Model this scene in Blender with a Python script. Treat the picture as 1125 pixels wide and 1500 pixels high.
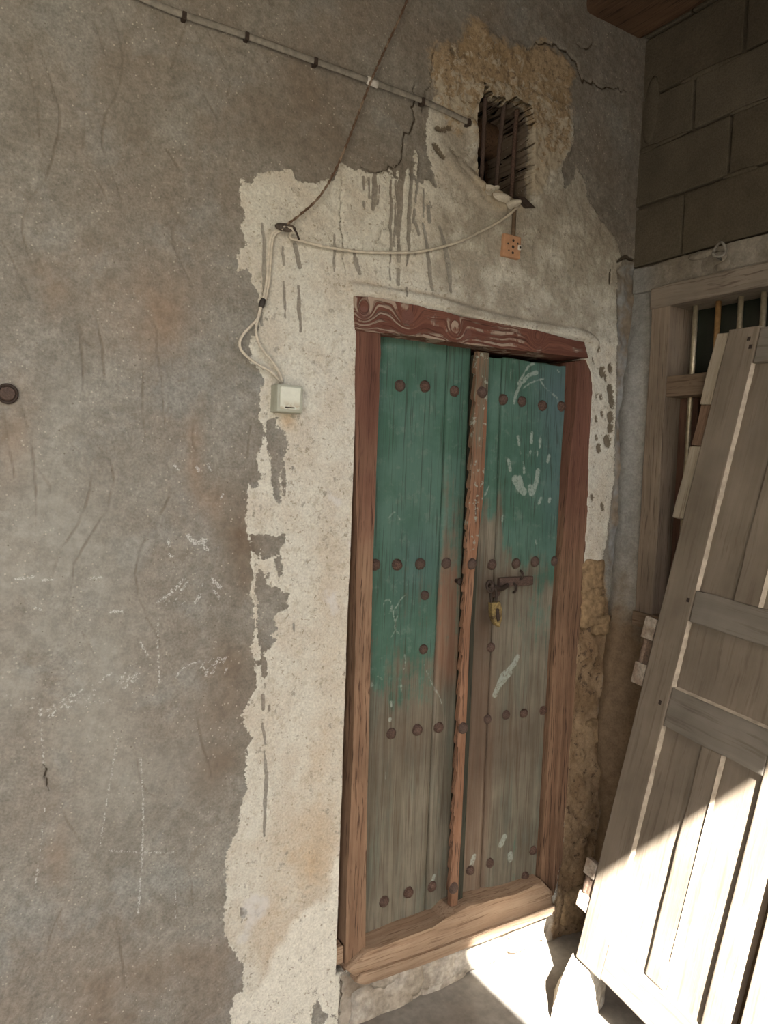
import bpy, bmesh, math, random, json
import numpy as np
from mathutils import Vector, Matrix

for o in list(bpy.data.objects):
    bpy.data.objects.remove(o)
S = bpy.context.scene
COL = S.collection

# ------------------------------------------------------------------ camera
cam_d = bpy.data.cameras.new('camera'); cam = bpy.data.objects.new('camera', cam_d); COL.objects.link(cam)
cam_d.sensor_fit = 'VERTICAL'; cam_d.sensor_height = 36.0; cam_d.lens = 26.116
cam_d.clip_start = 0.02
R0 = Vector((0.84933497, -0.52656157, 0.03691926)); R1 = Vector((0.00198954, -0.06674826, -0.99776786)); R2 = Vector((0.52785051, 0.84751259, -0.05564402))
mw = Matrix.Identity(4)
for i in range(3):
    mw[i][0] = R0[i]; mw[i][1] = -R1[i]; mw[i][2] = -R2[i]
mw[0][3], mw[1][3], mw[2][3] = 0.0, -1.75, 1.58
cam.matrix_world = mw
S.camera = cam

# ------------------------------------------------------------------ light
SUN = Vector((-0.45, -1.0, 1.052)).normalized()
sd_ = bpy.data.lights.new('sun', 'SUN'); sd_.energy = 38.0; sd_.angle = math.radians(0.53); sd_.color = (1.0, 0.955, 0.89)
sun = bpy.data.objects.new('sun', sd_); COL.objects.link(sun)
sun.rotation_euler = SUN.to_track_quat('Z', 'Y').to_euler()
world = bpy.data.worlds.new('sky'); S.world = world; world.use_nodes = True
wn = world.node_tree; wn.nodes.clear()
sky = wn.nodes.new('ShaderNodeTexSky'); sky.sky_type = 'NISHITA'; sky.sun_disc = False
sky.sun_elevation = math.asin(SUN.z); sky.sun_rotation = math.atan2(SUN.x, SUN.y); sky.dust_density = 3.0; sky.air_density = 1.0
bg = wn.nodes.new('ShaderNodeBackground'); bg.inputs[1].default_value = 0.45
wo = wn.nodes.new('ShaderNodeOutputWorld')
wn.links.new(sky.outputs[0], bg.inputs[0]); wn.links.new(bg.outputs[0], wo.inputs[0])
vs = S.view_settings; vs.view_transform = 'Standard'; vs.look = 'None'; vs.gamma = 1.0; vs.use_curve_mapping = False
vs.exposure = 0.98

DATA = json.loads('''{"poly":{"white":[[0.6539,2.2768],[0.6621,2.261],[0.676,2.2642],[0.6929,2.2893],[0.7319,2.3034],[0.7827,2.3238],[0.7907,2.3074],[0.7985,2.2975],[0.8288,2.2995],[0.8632,2.3108],[0.8982,2.3241],[0.9112,2.3495],[0.9164,2.3698],[0.9307,2.3663],[0.9613,2.365],[1.0092,2.3659],[1.0386,2.3746],[1.0489,2.3842],[1.0712,2.3698],[1.0887,2.3703],[1.1109,2.37],[1.1283,2.3795],[1.1512,2.3738],[1.1735,2.3863],[1.1916,2.3943],[1.2063,2.3791],[1.2251,2.3796],[1.1988,2.4368],[1.1831,2.4718],[1.1841,2.5458],[1.1906,2.6009],[1.2574,2.6758],[1.5071,2.7504],[1.7359,2.7353],[1.748,2.6506],[1.7277,2.5972],[1.7629,2.57],[1.8095,2.5213],[1.8223,2.4748],[1.8797,2.4262],[1.9548,2.3837],[1.9968,2.3176],[1.9772,2.2691],[1.9759,2.2012],[1.9897,2.1126],[1.9992,1.9079],[2.0146,1.5842],[1.9904,1.3731],[1.9706,1.2797],[1.8713,1.288],[1.877,1.1214],[1.8614,0.8901],[1.8476,0.5396],[1.8322,0.1141],[1.005,0.1641],[1.0017,0.1352],[0.9991,-0.0242],[0.6872,0.0966],[0.6779,0.1702],[0.6897,0.2119],[0.712,0.2132],[0.7099,0.2877],[0.6868,0.3209],[0.6655,0.3641],[0.6533,0.4129],[0.6592,0.4651],[0.6579,0.5139],[0.6641,0.5534],[0.6509,0.5765],[0.6628,0.602],[0.6853,0.6449],[0.6895,0.6922],[0.7016,0.7201],[0.7061,0.7585],[0.6959,0.7944],[0.7063,0.8156],[0.7023,0.8608],[0.7209,0.888],[0.6963,0.9114],[0.6843,0.9502],[0.6945,0.9751],[0.7087,0.9926],[0.721,1.0122],[0.7179,1.055],[0.713,1.0995],[0.7068,1.1229],[0.7111,1.1645],[0.7117,1.2081],[0.7048,1.2573],[0.7129,1.229],[0.7009,1.2645],[0.7074,1.2919],[0.6964,1.3614],[0.6895,1.413],[0.6829,1.4541],[0.6869,1.5052],[0.6858,1.5426],[0.6894,1.5426],[0.6955,1.5189],[0.7098,1.526],[0.7146,1.5467],[0.7326,1.5575],[0.714,1.5672],[0.7078,1.5926],[0.7162,1.6185],[0.7314,1.6602],[0.7139,1.6965],[0.7149,1.7237],[0.7103,1.7555],[0.7239,1.7871],[0.7084,1.8209],[0.692,1.8309],[0.6835,1.8783],[0.7037,1.9208],[0.7099,1.955],[0.7032,1.9989],[0.686,2.0375],[0.6781,2.0658],[0.6505,2.0512],[0.6461,2.0878],[0.6695,2.1215],[0.6547,2.1527],[0.6624,2.1899],[0.6533,2.2042],[0.6485,2.2498],[0.6539,2.2768]],
"mud":[[1.1756,2.6732],[1.1995,2.7482],[1.2767,2.8101],[1.3293,2.8745],[1.387,2.8732],[1.4162,2.8562],[1.4894,2.8627],[1.5378,2.8666],[1.5977,2.884],[1.663,2.8908],[1.7418,2.862],[1.7586,2.838],[1.7291,2.7876],[1.7332,2.7304],[1.748,2.6506],[1.7174,2.5736],[1.669,2.5057],[1.6112,2.4224],[1.5299,2.3844],[1.4237,2.3737],[1.357,2.4213],[1.3406,2.4906],[1.3315,2.5648],[1.2631,2.5653],[1.2136,2.6074]],
"rubble":[[1.8773,1.2947],[1.9866,1.2909],[2.0119,1.1832],[2.0697,1.1076],[2.0814,0.961],[2.0275,0.8941],[2.0091,0.7756],[2.0379,0.625],[2.0315,0.2562],[2.0292,0.0572],[1.976,-0.1515],[1.8081,-0.0952],[1.7942,0.1131],[1.8386,0.1603],[1.8531,0.2764],[1.8476,0.5396],[1.8614,0.8901],[1.877,1.1214]],
"base":[[1.0025,0.1709],[1.0642,0.1258],[1.8222,0.1193],[1.8473,-0.1083],[1.8412,-0.3507],[1.0035,-0.026]],
"mortar":[[1.9763,2.2802],[2.0414,2.3141],[2.113,2.292],[2.1268,1.9199],[2.119,1.5869],[2.0914,1.2752],[2.0054,1.2666],[2.0021,1.3965],[2.023,1.6079],[2.0059,1.9086],[1.993,2.113]],
"bright":[[0.9616,0.5151],[1.0179,0.507],[1.0274,0.2666],[1.0046,0.1742],[0.9975,0.0166],[0.9902,-0.0208],[0.6872,0.0966],[0.6779,0.1702],[0.6916,0.2112],[0.7425,0.2025],[0.7914,0.2457],[0.7975,0.3001],[0.842,0.3334],[0.881,0.379],[0.9429,0.3901],[0.9664,0.442]],
"excl":[[[0.7357,1.7014],[0.7615,1.7032],[0.755,1.6753],[0.7775,1.6732],[0.7895,1.6531],[0.7904,1.6253],[0.7797,1.604],[0.7823,1.5798],[0.7697,1.562],[0.7664,1.548],[0.7743,1.5343],[0.7721,1.4854],[0.7645,1.4888],[0.7514,1.5476],[0.7486,1.5786],[0.74,1.6195],[0.7333,1.6569]],[[0.7823,1.5798],[0.7871,1.5485],[0.7886,1.5031],[0.781,1.503],[0.7796,1.5483],[0.7716,1.562]],[[0.6987,1.406],[0.7223,1.4091],[0.7558,1.4052],[0.7673,1.398],[0.7896,1.4117],[0.7868,1.3801],[0.7724,1.3558],[0.7426,1.3496],[0.7297,1.3466],[0.725,1.3814],[0.7205,1.3468],[0.7015,1.3716]],[[0.7653,1.3419],[0.7802,1.3485],[0.7834,1.306],[0.7784,1.285],[0.7698,1.3171]],[[0.7212,1.3225],[0.7304,1.3222],[0.7409,1.2833],[0.779,1.2673],[0.8025,1.2482],[0.8053,1.223],[0.7922,1.2096],[0.7281,1.214],[0.7139,1.2568],[0.7147,1.295]],[[0.7213,1.2266],[0.7345,1.2482],[0.7501,1.2585],[0.8028,1.2556],[0.802,1.2175],[0.7834,1.2225],[0.7681,1.1933],[0.7731,1.1626],[0.7495,1.1457],[0.776,1.1358],[0.7543,1.1188],[0.7346,1.1093],[0.7257,1.144]],[[0.7347,1.1056],[0.7472,1.0892],[0.7506,1.0433],[0.7366,1.0412]],[[1.7136,2.5881],[1.7417,2.613],[1.7624,2.5641],[1.7484,2.5187],[1.7164,2.4874],[1.704,2.5441]],[[0.9161,0.1007],[0.9297,0.118],[0.9506,0.0702],[0.9657,0.0557],[0.952,0.0338],[0.9181,0.0421]],[[0.7024,0.4401],[0.7165,0.434],[0.7136,0.4162],[0.7035,0.3985],[0.6966,0.4212]]]},"strokes":{"drip":[[[[1.0733,2.3626],[1.0747,2.2993],[1.0804,2.1491]],0.0108],[[[1.0873,2.3639],[1.092,2.3108]],0.0087],[[[1.1047,2.3951],[1.1017,2.3051],[1.1039,2.2042]],0.0198],[[[1.1043,2.1945],[1.1056,2.1555]],0.0133],[[[1.105,2.1279],[1.1057,2.0907]],0.0122],[[[1.1411,2.435],[1.1357,2.3438],[1.1367,2.1986],[1.1328,2.1465]],0.0135],[[[1.158,2.3842],[1.1536,2.3223]],0.009],[[[1.1523,2.3003],[1.1489,2.2681]],0.0101],[[[1.1785,2.3653],[1.1823,2.2868]],0.0078],[[[1.1806,2.2706],[1.1982,2.2141],[1.2128,2.1201],[1.2217,2.0932]],0.014],[[[1.2382,2.2701],[1.2585,2.2214],[1.2744,2.163],[1.2855,2.0991]],0.0168],[[[1.1956,2.3175],[1.2025,2.279]],0.0139],[[[1.1333,2.0852],[1.1272,2.0605]],0.0076],[[[1.0222,2.3754],[1.0211,2.3258],[1.0187,2.2758]],0.0168],[[[1.0029,2.3519],[1.0051,2.2994]],0.0075],[[[0.9872,2.352],[0.9886,2.3184]],0.0075],[[[0.9886,2.2864],[0.9918,2.2738]],0.0083],[[[1.0292,2.339],[1.0304,2.2897]],0.0053],[[[1.036,2.3406],[1.0372,2.2912]],0.0043],[[[1.1563,2.2656],[1.1684,2.2383]],0.0102],[[[0.9642,2.155],[0.9744,2.1189],[0.9841,2.0997]],0.0145],[[[1.111,2.4121],[1.1039,2.36],[1.1064,2.3062]],0.0154],[[[1.0877,2.3021],[1.0892,2.2481],[1.0903,2.1899]],0.0087],[[[1.0783,2.1448],[1.0803,2.0983]],0.007],[[[1.1674,2.4415],[1.1702,2.3831]],0.0204],[[[1.209,2.4001],[1.22,2.3807]],0.0116],[[[1.2022,2.3348],[1.208,2.3201]],0.0058],[[[0.7694,2.0446],[0.7756,1.9552]],0.0084],[[[0.8097,2.039],[0.8129,1.9848],[0.8202,1.9277]],0.0114],[[[0.7634,2.1272],[0.768,2.0863]],0.0083],[[[0.7963,2.1394],[0.8114,2.0878]],0.0151],[[[0.9052,2.1846],[0.9086,2.0922]],0.008],[[[0.7069,2.1752],[0.7154,2.1065],[0.7193,1.9771]],0.0108],[[[0.7118,1.9701],[0.7143,1.9289]],0.009],[[[0.7512,0.8465],[0.758,0.7972],[0.7603,0.7581],[0.7602,0.6805]],0.0105],[[[0.7589,0.7353],[0.7604,0.6855],[0.76,0.6153]],0.0088],[[[0.742,0.995],[0.7451,0.9565]],0.0094],[[[0.761,0.9639],[0.7614,0.9504]],0.0076],[[[0.7454,0.9202],[0.7491,0.891],[0.7539,0.8633]],0.0076],[[[0.822,1.174],[0.8248,1.1526]],0.0059]],
"crease":[[[[0.206,2.4316],[0.2347,2.3592],[0.2461,2.2952],[0.2397,2.2334],[0.2192,2.1682],[0.185,2.1008],[0.1786,2.0472],[0.2001,1.9761],[0.2361,1.9209]],0.0029],[[[0.3416,2.5593],[0.3735,2.4778],[0.3671,2.3983],[0.3377,2.3279],[0.3348,2.2652],[0.3626,2.2018],[0.3874,2.1202]],0.0031],[[[0.3016,2.226],[0.3246,2.1929],[0.3482,2.1435]],0.0031],[[[0.1823,2.3876],[0.2036,2.3205],[0.2078,2.255]],0.0029],[[[0.1381,2.0245],[0.176,1.9569],[0.1937,1.9145]],0.0028],[[[0.3123,2.5188],[0.3357,2.458]],0.0031],[[[0.5165,2.596],[0.4775,2.4709]],0.0034],[[[0.5596,2.5781],[0.6146,2.4964],[0.6113,2.4536]],0.0037],[[[0.4729,2.2925],[0.503,2.2551]],0.0035],[[[0.534,2.2004],[0.4893,2.1083],[0.5029,2.0613],[0.5341,2.0082]],0.0035],[[[0.2837,1.9047],[0.2994,1.844]],0.0031],[[[0.2966,2.3242],[0.2938,2.2547]],0.003],[[[0.6218,2.5654],[0.6962,2.5381],[0.7068,2.4985]],0.0038],[[[0.5544,2.4371],[0.5906,2.3892]],0.0036],[[[0.2812,1.9041],[0.2919,1.8428],[0.298,1.7645],[0.3012,1.7118]],0.0034],[[[0.3263,1.9],[0.3432,1.8011],[0.3466,1.7424]],0.0035],[[[0.4309,1.9256],[0.4591,1.8856],[0.4573,1.8356],[0.4693,1.7925],[0.4801,1.6702]],0.0037],[[[0.4702,1.6076],[0.4938,1.5575],[0.495,1.5004],[0.4622,1.4433],[0.4302,1.3757],[0.4175,1.3196],[0.4266,1.2681],[0.444,1.227]],0.0037],[[[0.3201,1.6276],[0.357,1.5806],[0.3682,1.5318],[0.3534,1.4712],[0.3181,1.4058],[0.2884,1.3468],[0.2791,1.2875]],0.0035],[[[0.2801,1.6096],[0.3158,1.5683],[0.3192,1.5144],[0.2923,1.4332],[0.2533,1.3694],[0.2301,1.2528]],0.0034],[[[0.549,1.6746],[0.5502,1.6228],[0.5624,1.606]],0.004],[[[0.2077,1.5593],[0.2345,1.5181],[0.2279,1.4548]],0.0033],[[[0.1417,1.6887],[0.156,1.6086],[0.1657,1.5373]],0.0031],[[[0.1783,1.6916],[0.2027,1.5902],[0.209,1.4338]],0.0032],[[[0.6928,1.6779],[0.6854,1.5994]],0.0043],[[[0.4274,1.8212],[0.4341,1.6115]],0.0037],[[[0.3769,1.8101],[0.3754,1.7396]],0.0035],[[[0.2944,1.8431],[0.3147,1.8308]],0.0034],[[[0.2913,1.221],[0.3243,1.1493],[0.3582,1.0756]],0.0032],[[[0.4442,1.2166],[0.477,1.1561]],0.0035],[[[0.5648,0.9907],[0.5818,0.9124],[0.6153,0.7991]],0.0038],[[[0.4217,0.9235],[0.4446,0.8171],[0.4737,0.7817]],0.0035],[[[0.5576,0.642],[0.5767,0.4744]],0.0038],[[[0.3906,0.5208],[0.4027,0.4133],[0.4149,0.3118]],0.0035],[[[0.2741,0.5619],[0.2462,0.5064],[0.2468,0.4495],[0.2829,0.3657]],0.0031],[[[0.2648,0.8106],[0.278,0.7657],[0.3179,0.6784]],0.0032],[[[0.5285,0.6033],[0.5352,0.4633]],0.0037]],
"crack":[[[[1.143,2.6416],[1.1397,2.5682],[1.14,2.5138],[1.1102,2.4805],[1.1028,2.4497],[1.1044,2.4139],[1.0874,2.3989],[1.0722,2.397]],0.0066],[[[0.9251,2.3529],[0.9258,2.2836],[0.9221,2.2219],[0.9338,2.1805],[0.9373,2.1425],[0.9432,2.0942]],0.0036],[[[1.5374,2.8562],[1.5674,2.8772],[1.6139,2.8968],[1.6627,2.8993],[1.7133,2.8921],[1.7491,2.868],[1.7685,2.8383],[1.8117,2.8453],[1.8569,2.8363],[1.9102,2.8545],[1.975,2.863]],0.0089],[[[1.7438,2.9401],[1.7875,2.9335],[1.8117,2.9622]],0.006],[[[0.2283,0.9041],[0.2359,0.8855],[0.2342,0.8652],[0.2426,0.8394]],0.0063],[[[1.0715,2.2445],[1.0323,2.1906]],0.0026],[[[0.9796,2.3764],[1.011,2.3727],[1.0648,2.397],[1.0789,2.3947],[1.1015,2.4136]],0.0043],[[[1.9742,2.3068],[2.013,2.3272],[2.0647,2.3251]],0.0201],[[[1.9435,2.2745],[1.9405,2.2293]],0.0163],[[[1.2054,2.7702],[1.1939,2.6751],[1.1693,2.5673]],0.0036],[[[1.0006,0.1656],[1.0092,0.1126],[1.0042,0.0141]],0.0067]],
"chalk":[[[[0.4371,0.8909],[0.4473,0.7649],[0.4479,0.648],[0.4446,0.565],[0.4411,0.4986]],0.0048],[[[0.3712,0.6719],[0.4495,0.6493],[0.5233,0.6294]],0.0048],[[[0.3851,0.9403],[0.3687,0.8302],[0.3513,0.6882]],0.0039],[[[0.2178,1.0435],[0.2273,0.9273],[0.232,0.8725]],0.0036],[[[0.2327,0.8104],[0.2253,0.7187],[0.2151,0.6277]],0.0028],[[[0.4706,1.2138],[0.4717,1.1566],[0.4769,1.0577]],0.0042],[[[0.5287,0.6109],[0.5321,0.4546]],0.0034],[[[0.514,1.0665],[0.5382,1.0921],[0.5717,1.1003]],0.005],[[[0.5805,1.0876],[0.6067,1.0676],[0.6197,1.1055],[0.6341,1.0903]],0.0052],[[[0.5395,1.4067],[0.5565,1.39],[0.5816,1.3944]],0.0117],[[[0.5731,1.3979],[0.5855,1.3727]],0.0102],[[[0.4908,1.3994],[0.4944,1.3831]],0.008],[[[0.4964,1.3636],[0.503,1.3585]],0.0081],[[[0.4698,1.2544],[0.4936,1.266],[0.5175,1.2876],[0.5303,1.3035]],0.0082],[[[0.5211,1.271],[0.5419,1.2996]],0.0066],[[[0.601,1.3002],[0.6223,1.2789]],0.0105],[[[0.5598,1.2455],[0.5729,1.2648]],0.0085],[[[0.6051,1.2714],[0.6158,1.259]],0.0069],[[[0.5032,1.5751],[0.5148,1.5642]],0.0065],[[[0.5573,1.5721],[0.5642,1.5625]],0.0083],[[[0.5856,1.5797],[0.5928,1.5634]],0.0068],[[[0.6184,1.4976],[0.6251,1.5077]],0.0069],[[[0.1658,1.3202],[0.2056,1.3228]],0.0054],[[[0.2192,1.3147],[0.2437,1.3166]],0.0055],[[[0.2999,1.314],[0.3463,1.3166]],0.0044],[[[0.2062,1.2557],[0.2198,1.2518]],0.0054],[[[0.3623,1.2375],[0.3924,1.2354]],0.0076],[[[0.4322,1.1602],[0.4485,1.1263]],0.0063],[[[0.2696,1.0264],[0.2836,1.0283]],0.0025],[[[0.4039,1.0714],[0.4309,1.0892]],0.0024],[[[0.3302,1.0594],[0.3439,1.0628]],0.0037],[[[0.385,1.0642],[0.4117,1.0826]],0.0023],[[[0.2781,1.0442],[0.304,1.0641]],0.0019],[[[0.3392,1.0767],[0.3629,1.088]],0.0022],[[[0.3112,1.022],[0.3379,1.0353]],0.0024],[[[0.4043,1.0594],[0.427,1.0763]],0.0037],[[[0.3214,1.0709],[0.3407,1.0751]],0.0024],[[[0.3884,1.0698],[0.4013,1.0714]],0.0032],[[[0.2766,1.0437],[0.2937,1.0584]],0.0021],[[[0.3043,1.0484],[0.3193,1.057]],0.0023],[[[0.2899,1.0371],[0.3109,1.0535]],0.0019],[[[0.2349,1.0244],[0.2497,1.0344]],0.0029],[[[0.2672,1.0378],[0.2863,1.04]],0.0031],[[[0.3978,1.0702],[0.4275,1.0892]],0.004],[[[0.222,1.0189],[0.2459,1.0285]],0.0035],[[[0.3417,1.0251],[0.3682,1.033]],0.0022],[[[0.3042,1.0392],[0.3325,1.0488]],0.0018],[[[0.2323,1.01],[0.2461,1.0195]],0.0024],[[[0.2783,1.0123],[0.297,1.0167]],0.0018],[[[0.2344,1.004],[0.2482,1.0123]],0.002],[[[0.2245,1.0242],[0.2521,1.029]],0.0027],[[[0.3768,1.0705],[0.3961,1.0866]],0.0029],[[[0.2684,1.036],[0.2869,1.041]],0.0035],[[[0.388,1.0803],[0.4093,1.0828]],0.0024],[[[0.2648,1.0317],[0.2909,1.0367]],0.0018],[[[0.4083,1.07],[0.4309,1.0887]],0.0028],[[[0.4003,1.1023],[0.4262,1.1144]],0.0021],[[[0.2585,1.0382],[0.2844,1.0585]],0.0036],[[[0.2852,1.047],[0.3076,1.0629]],0.0028],[[[0.3491,1.0885],[0.3732,1.0957]],0.0038],[[[0.4112,1.041],[0.4414,1.0584]],0.002],[[[0.4062,1.0621],[0.4207,1.0738]],0.0033],[[[0.232,1.0094],[0.2525,1.0229]],0.0035],[[[0.2676,1.0173],[0.2788,1.0262]],0.0017],[[[0.3955,1.0537],[0.4219,1.0733]],0.0031],[[[0.4012,1.0616],[0.4171,1.071]],0.0026],[[[0.4006,1.085],[0.4226,1.0875]],0.0019],[[[0.3386,1.073],[0.3589,1.0882]],0.0031],[[[0.2473,1.0373],[0.2673,1.0392]],0.0034],[[[0.3914,1.0579],[0.4051,1.0646]],0.0027],[[[0.3789,1.0765],[0.3996,1.0935]],0.002],[[[0.242,1.0119],[0.2634,1.0283]],0.0027],[[[0.31,1.0328],[0.3227,1.0424]],0.0022],[[[0.2767,1.0505],[0.3023,1.0611]],0.0033],[[[0.1549,1.0462],[0.1654,1.0492]],0.0021],[[[0.1534,1.0582],[0.1639,1.0613]],0.0021],[[[0.1808,1.0575],[0.1915,1.0606]],0.0022],[[[0.2142,1.0295],[0.2251,1.0325]],0.0022],[[[0.1984,1.0344],[0.2092,1.0374]],0.0022],[[[0.1849,1.0476],[0.1956,1.0507]],0.0022],[[[0.1802,1.052],[0.1909,1.0551]],0.0022],[[[0.1476,1.0681],[0.158,1.0712]],0.0021],[[[0.1611,1.044],[0.1717,1.047]],0.0021],[[[0.2028,1.056],[0.2136,1.0592]],0.0022],[[[0.6371,1.0695],[0.6445,1.084]],0.0028],[[[0.587,1.062],[0.5902,1.0808]],0.0028],[[[0.5864,1.0641],[0.5958,1.0782]],0.0028],[[[0.5957,1.0964],[0.6049,1.1072]],0.0028],[[[0.6121,1.0951],[0.6082,1.1042]],0.0028],[[[0.6232,1.0918],[0.635,1.1026]],0.0028],[[[0.6059,1.0857],[0.6123,1.0931]],0.0028],[[[0.5936,1.0601],[0.5915,1.0761]],0.0028],[[[0.5873,1.09],[0.5824,1.0976]],0.0027],[[[0.6345,1.0603],[0.6444,1.0773]],0.0028],[[[0.634,1.0916],[0.6397,1.1047]],0.0028],[[[0.6064,1.0586],[0.6152,1.0777]],0.0028],[[[0.5723,1.0756],[0.5794,1.0917]],0.0027],[[[0.6096,1.0631],[0.6096,1.0826]],0.0028],[[[0.5935,1.0756],[0.605,1.0908]],0.0028],[[[0.586,1.0934],[0.5866,1.1086]],0.0027],[[[0.619,1.248],[0.6208,1.259]],0.0035],[[[0.5899,1.3682],[0.5921,1.3734]],0.0034],[[[0.5015,1.3225],[0.5093,1.3361]],0.0033],[[[0.5282,1.2436],[0.5349,1.2505]],0.0033],[[[0.4872,1.242],[0.5011,1.2595]],0.0032],[[[0.5593,1.3636],[0.5544,1.3725]],0.0033],[[[0.5083,1.2492],[0.5204,1.2649]],0.0033],[[[0.4955,1.3792],[0.4949,1.3979]],0.0032],[[[0.4996,1.2756],[0.5072,1.2882]],0.0033],[[[0.6104,1.3718],[0.6151,1.3791]],0.0035],[[[0.4876,1.4177],[0.4876,1.4243]],0.0032],[[[0.4864,1.2385],[0.4857,1.2565]],0.0032],[[[0.5753,1.2829],[0.5825,1.3019]],0.0034],[[[0.6008,1.2839],[0.6061,1.2992]],0.0034]],
"fleck":[[[[0.7192,0.4415],[0.736,0.4491],[0.7511,0.4469],[0.7626,0.4269],[0.7479,0.4102],[0.7262,0.4208]],0.0329],[[[0.7347,0.4225],[0.7252,0.3795],[0.7089,0.3554]],0.0265],[[[0.9179,1.2452],[0.9334,1.2166],[0.9406,1.1883]],0.0187],[[[0.9486,1.197],[0.9386,1.2441]],0.0145],[[[0.9839,1.3721],[0.9976,1.3494]],0.0171],[[[0.9123,1.5101],[0.9437,1.4923]],0.0186],[[[1.519,1.8941],[1.5245,1.8946]],0.0027]],
"pit":[[[[1.9004,2.0158],[1.9029,2.0065]],0.0177],[[[1.9279,1.9408],[1.9304,1.9314]],0.0287],[[[1.9664,1.9569],[1.9689,1.9474]],0.0255],[[[1.9257,1.8561],[1.9281,1.8466]],0.0108],[[[1.9721,1.8844],[1.9746,1.8748]],0.033],[[[1.9789,1.8544],[1.9815,1.8448]],0.0331],[[[1.9385,1.8025],[1.941,1.7929]],0.0145],[[[1.9095,1.7822],[1.9119,1.7727]],0.0143],[[[1.9792,1.7932],[1.9818,1.7835]],0.0331],[[[1.9821,1.7565],[1.9847,1.7468]],0.0295],[[[1.9721,1.7129],[1.9746,1.7032]],0.0368],[[[1.9298,1.6862],[1.9323,1.6766]],0.0253],[[[1.914,1.7219],[1.9165,1.7123]],0.0108],[[[1.9038,1.8572],[1.9062,1.8478]],0.0107],[[[1.882,1.9749],[1.8844,1.9656]],0.0106],[[[1.9843,1.8426],[1.9869,1.833]],0.0295],[[[1.9468,1.9246],[1.9493,1.9151]],0.0181],[[[1.9074,1.5206],[1.9098,1.5109]],0.018],[[[1.9625,1.4904],[1.965,1.4805]],0.0221],[[[1.2126,2.4897],[1.2266,2.4773],[1.2406,2.4675]],0.0163],[[[1.2662,2.498],[1.2733,2.4944]],0.0072],[[[1.2169,2.5383],[1.2436,2.5401]],0.0117],[[[1.259,2.7669],[1.2697,2.7571]],0.0095],[[[1.2195,2.4901],[1.2407,2.4695]],0.0164],[[[1.242,2.5437],[1.2669,2.5544]],0.0142]],
"ridge":[[[[1.3357,2.5793],[1.3449,2.5492],[1.3398,2.5057],[1.3216,2.4744],[1.3003,2.4578]],0.0222],[[[1.2685,2.4633],[1.2891,2.4398],[1.345,2.4108],[1.3846,2.3809],[1.4634,2.3703]],0.0223],[[[1.3003,2.4578],[1.3284,2.4416],[1.3647,2.4192]],0.0172],[[[1.3749,2.4176],[1.3814,2.3938],[1.4237,2.3737]],0.0151]],
"lip":[[[[0.9674,2.0556],[1.0587,2.059],[1.2412,2.0586],[1.3906,2.0469],[1.5513,2.0426],[1.6652,2.043],[1.8353,2.0431],[1.888,2.0207]],0.0248]],
"whitestreak":[[[[1.1506,2.4569],[1.1528,2.4222],[1.1506,2.3864]],0.0067],[[[1.1486,2.3781],[1.1419,2.3138]],0.0056],[[[1.1235,2.3996],[1.1248,2.3726]],0.0089],[[[1.0699,2.3867],[1.0803,2.3623]],0.0087],[[[1.0909,2.3879],[1.0996,2.3513],[1.0977,2.2887]],0.0055],[[[1.1455,2.4439],[1.1475,2.3504]],0.0045]]},"window":[[1.3527,2.5801],[1.3628,2.6537],[1.3762,2.6712],[1.3754,2.7119],[1.3846,2.7146],[1.3931,2.6925],[1.4039,2.6957],[1.4156,2.6826],[1.4559,2.6915],[1.4677,2.6837],[1.5004,2.7071],[1.5238,2.7026],[1.5631,2.6996],[1.5781,2.6522],[1.5869,2.516],[1.581,2.4218],[1.5659,2.4098],[1.5347,2.4059],[1.5114,2.4065],[1.4726,2.415],[1.4419,2.4251],[1.4049,2.425],[1.3831,2.4228],[1.3644,2.435],[1.3563,2.5155]],
"cable_top":[[0.3522,-0.014,2.6024],[0.4174,-0.014,2.5942],[0.5008,-0.014,2.5909],[0.6507,-0.014,2.594],[0.8326,-0.014,2.5928],[0.9852,-0.014,2.5922],[1.1585,-0.014,2.5898],[1.2517,-0.014,2.5831],[1.3248,-0.014,2.575]],
"clips":[[0.4997,-0.018,2.5871],[0.6492,-0.018,2.5916],[0.8307,-0.018,2.5905],[1.1558,-0.018,2.5875],[1.3143,-0.018,2.5745]],
"tape":[[0.981,-0.014,2.5927],[1.0123,-0.014,2.5899]],
"rope":[[1.091,-0.03,2.845],[1.0681,-0.03,2.7813],[0.986,-0.03,2.591],[0.904,-0.03,2.3723],[0.8495,-0.03,2.2666],[0.7949,-0.03,2.2064],[0.7608,-0.03,2.1762]],
"knot":[[0.7601,-0.02,2.1704]],
"lead":[[0.7572,-0.014,2.1713],[0.734,-0.014,2.1552],[0.7239,-0.014,2.1334],[0.7201,-0.014,2.0784],[0.7178,-0.014,2.0367],[0.7102,-0.014,1.9926],[0.7053,-0.014,1.9737]],
"loop_l":[[0.7053,-0.014,1.9737],[0.6974,-0.014,1.9411],[0.6751,-0.014,1.9151],[0.6582,-0.014,1.8932],[0.6517,-0.014,1.8777],[0.6557,-0.014,1.8601],[0.6754,-0.014,1.8426],[0.7007,-0.014,1.8288],[0.7336,-0.014,1.8155],[0.7504,-0.014,1.8036],[0.7619,-0.014,1.7912]],
"loop_r":[[0.7053,-0.014,1.9737],[0.6958,-0.014,1.9343],[0.6929,-0.014,1.9108],[0.699,-0.014,1.8851],[0.714,-0.014,1.8636],[0.7345,-0.014,1.8441],[0.7516,-0.014,1.8241],[0.7633,-0.014,1.8049],[0.7675,-0.014,1.7917]],
"tape2":[[0.7103,-0.014,1.9893],[0.7037,-0.014,1.9685]],
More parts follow.
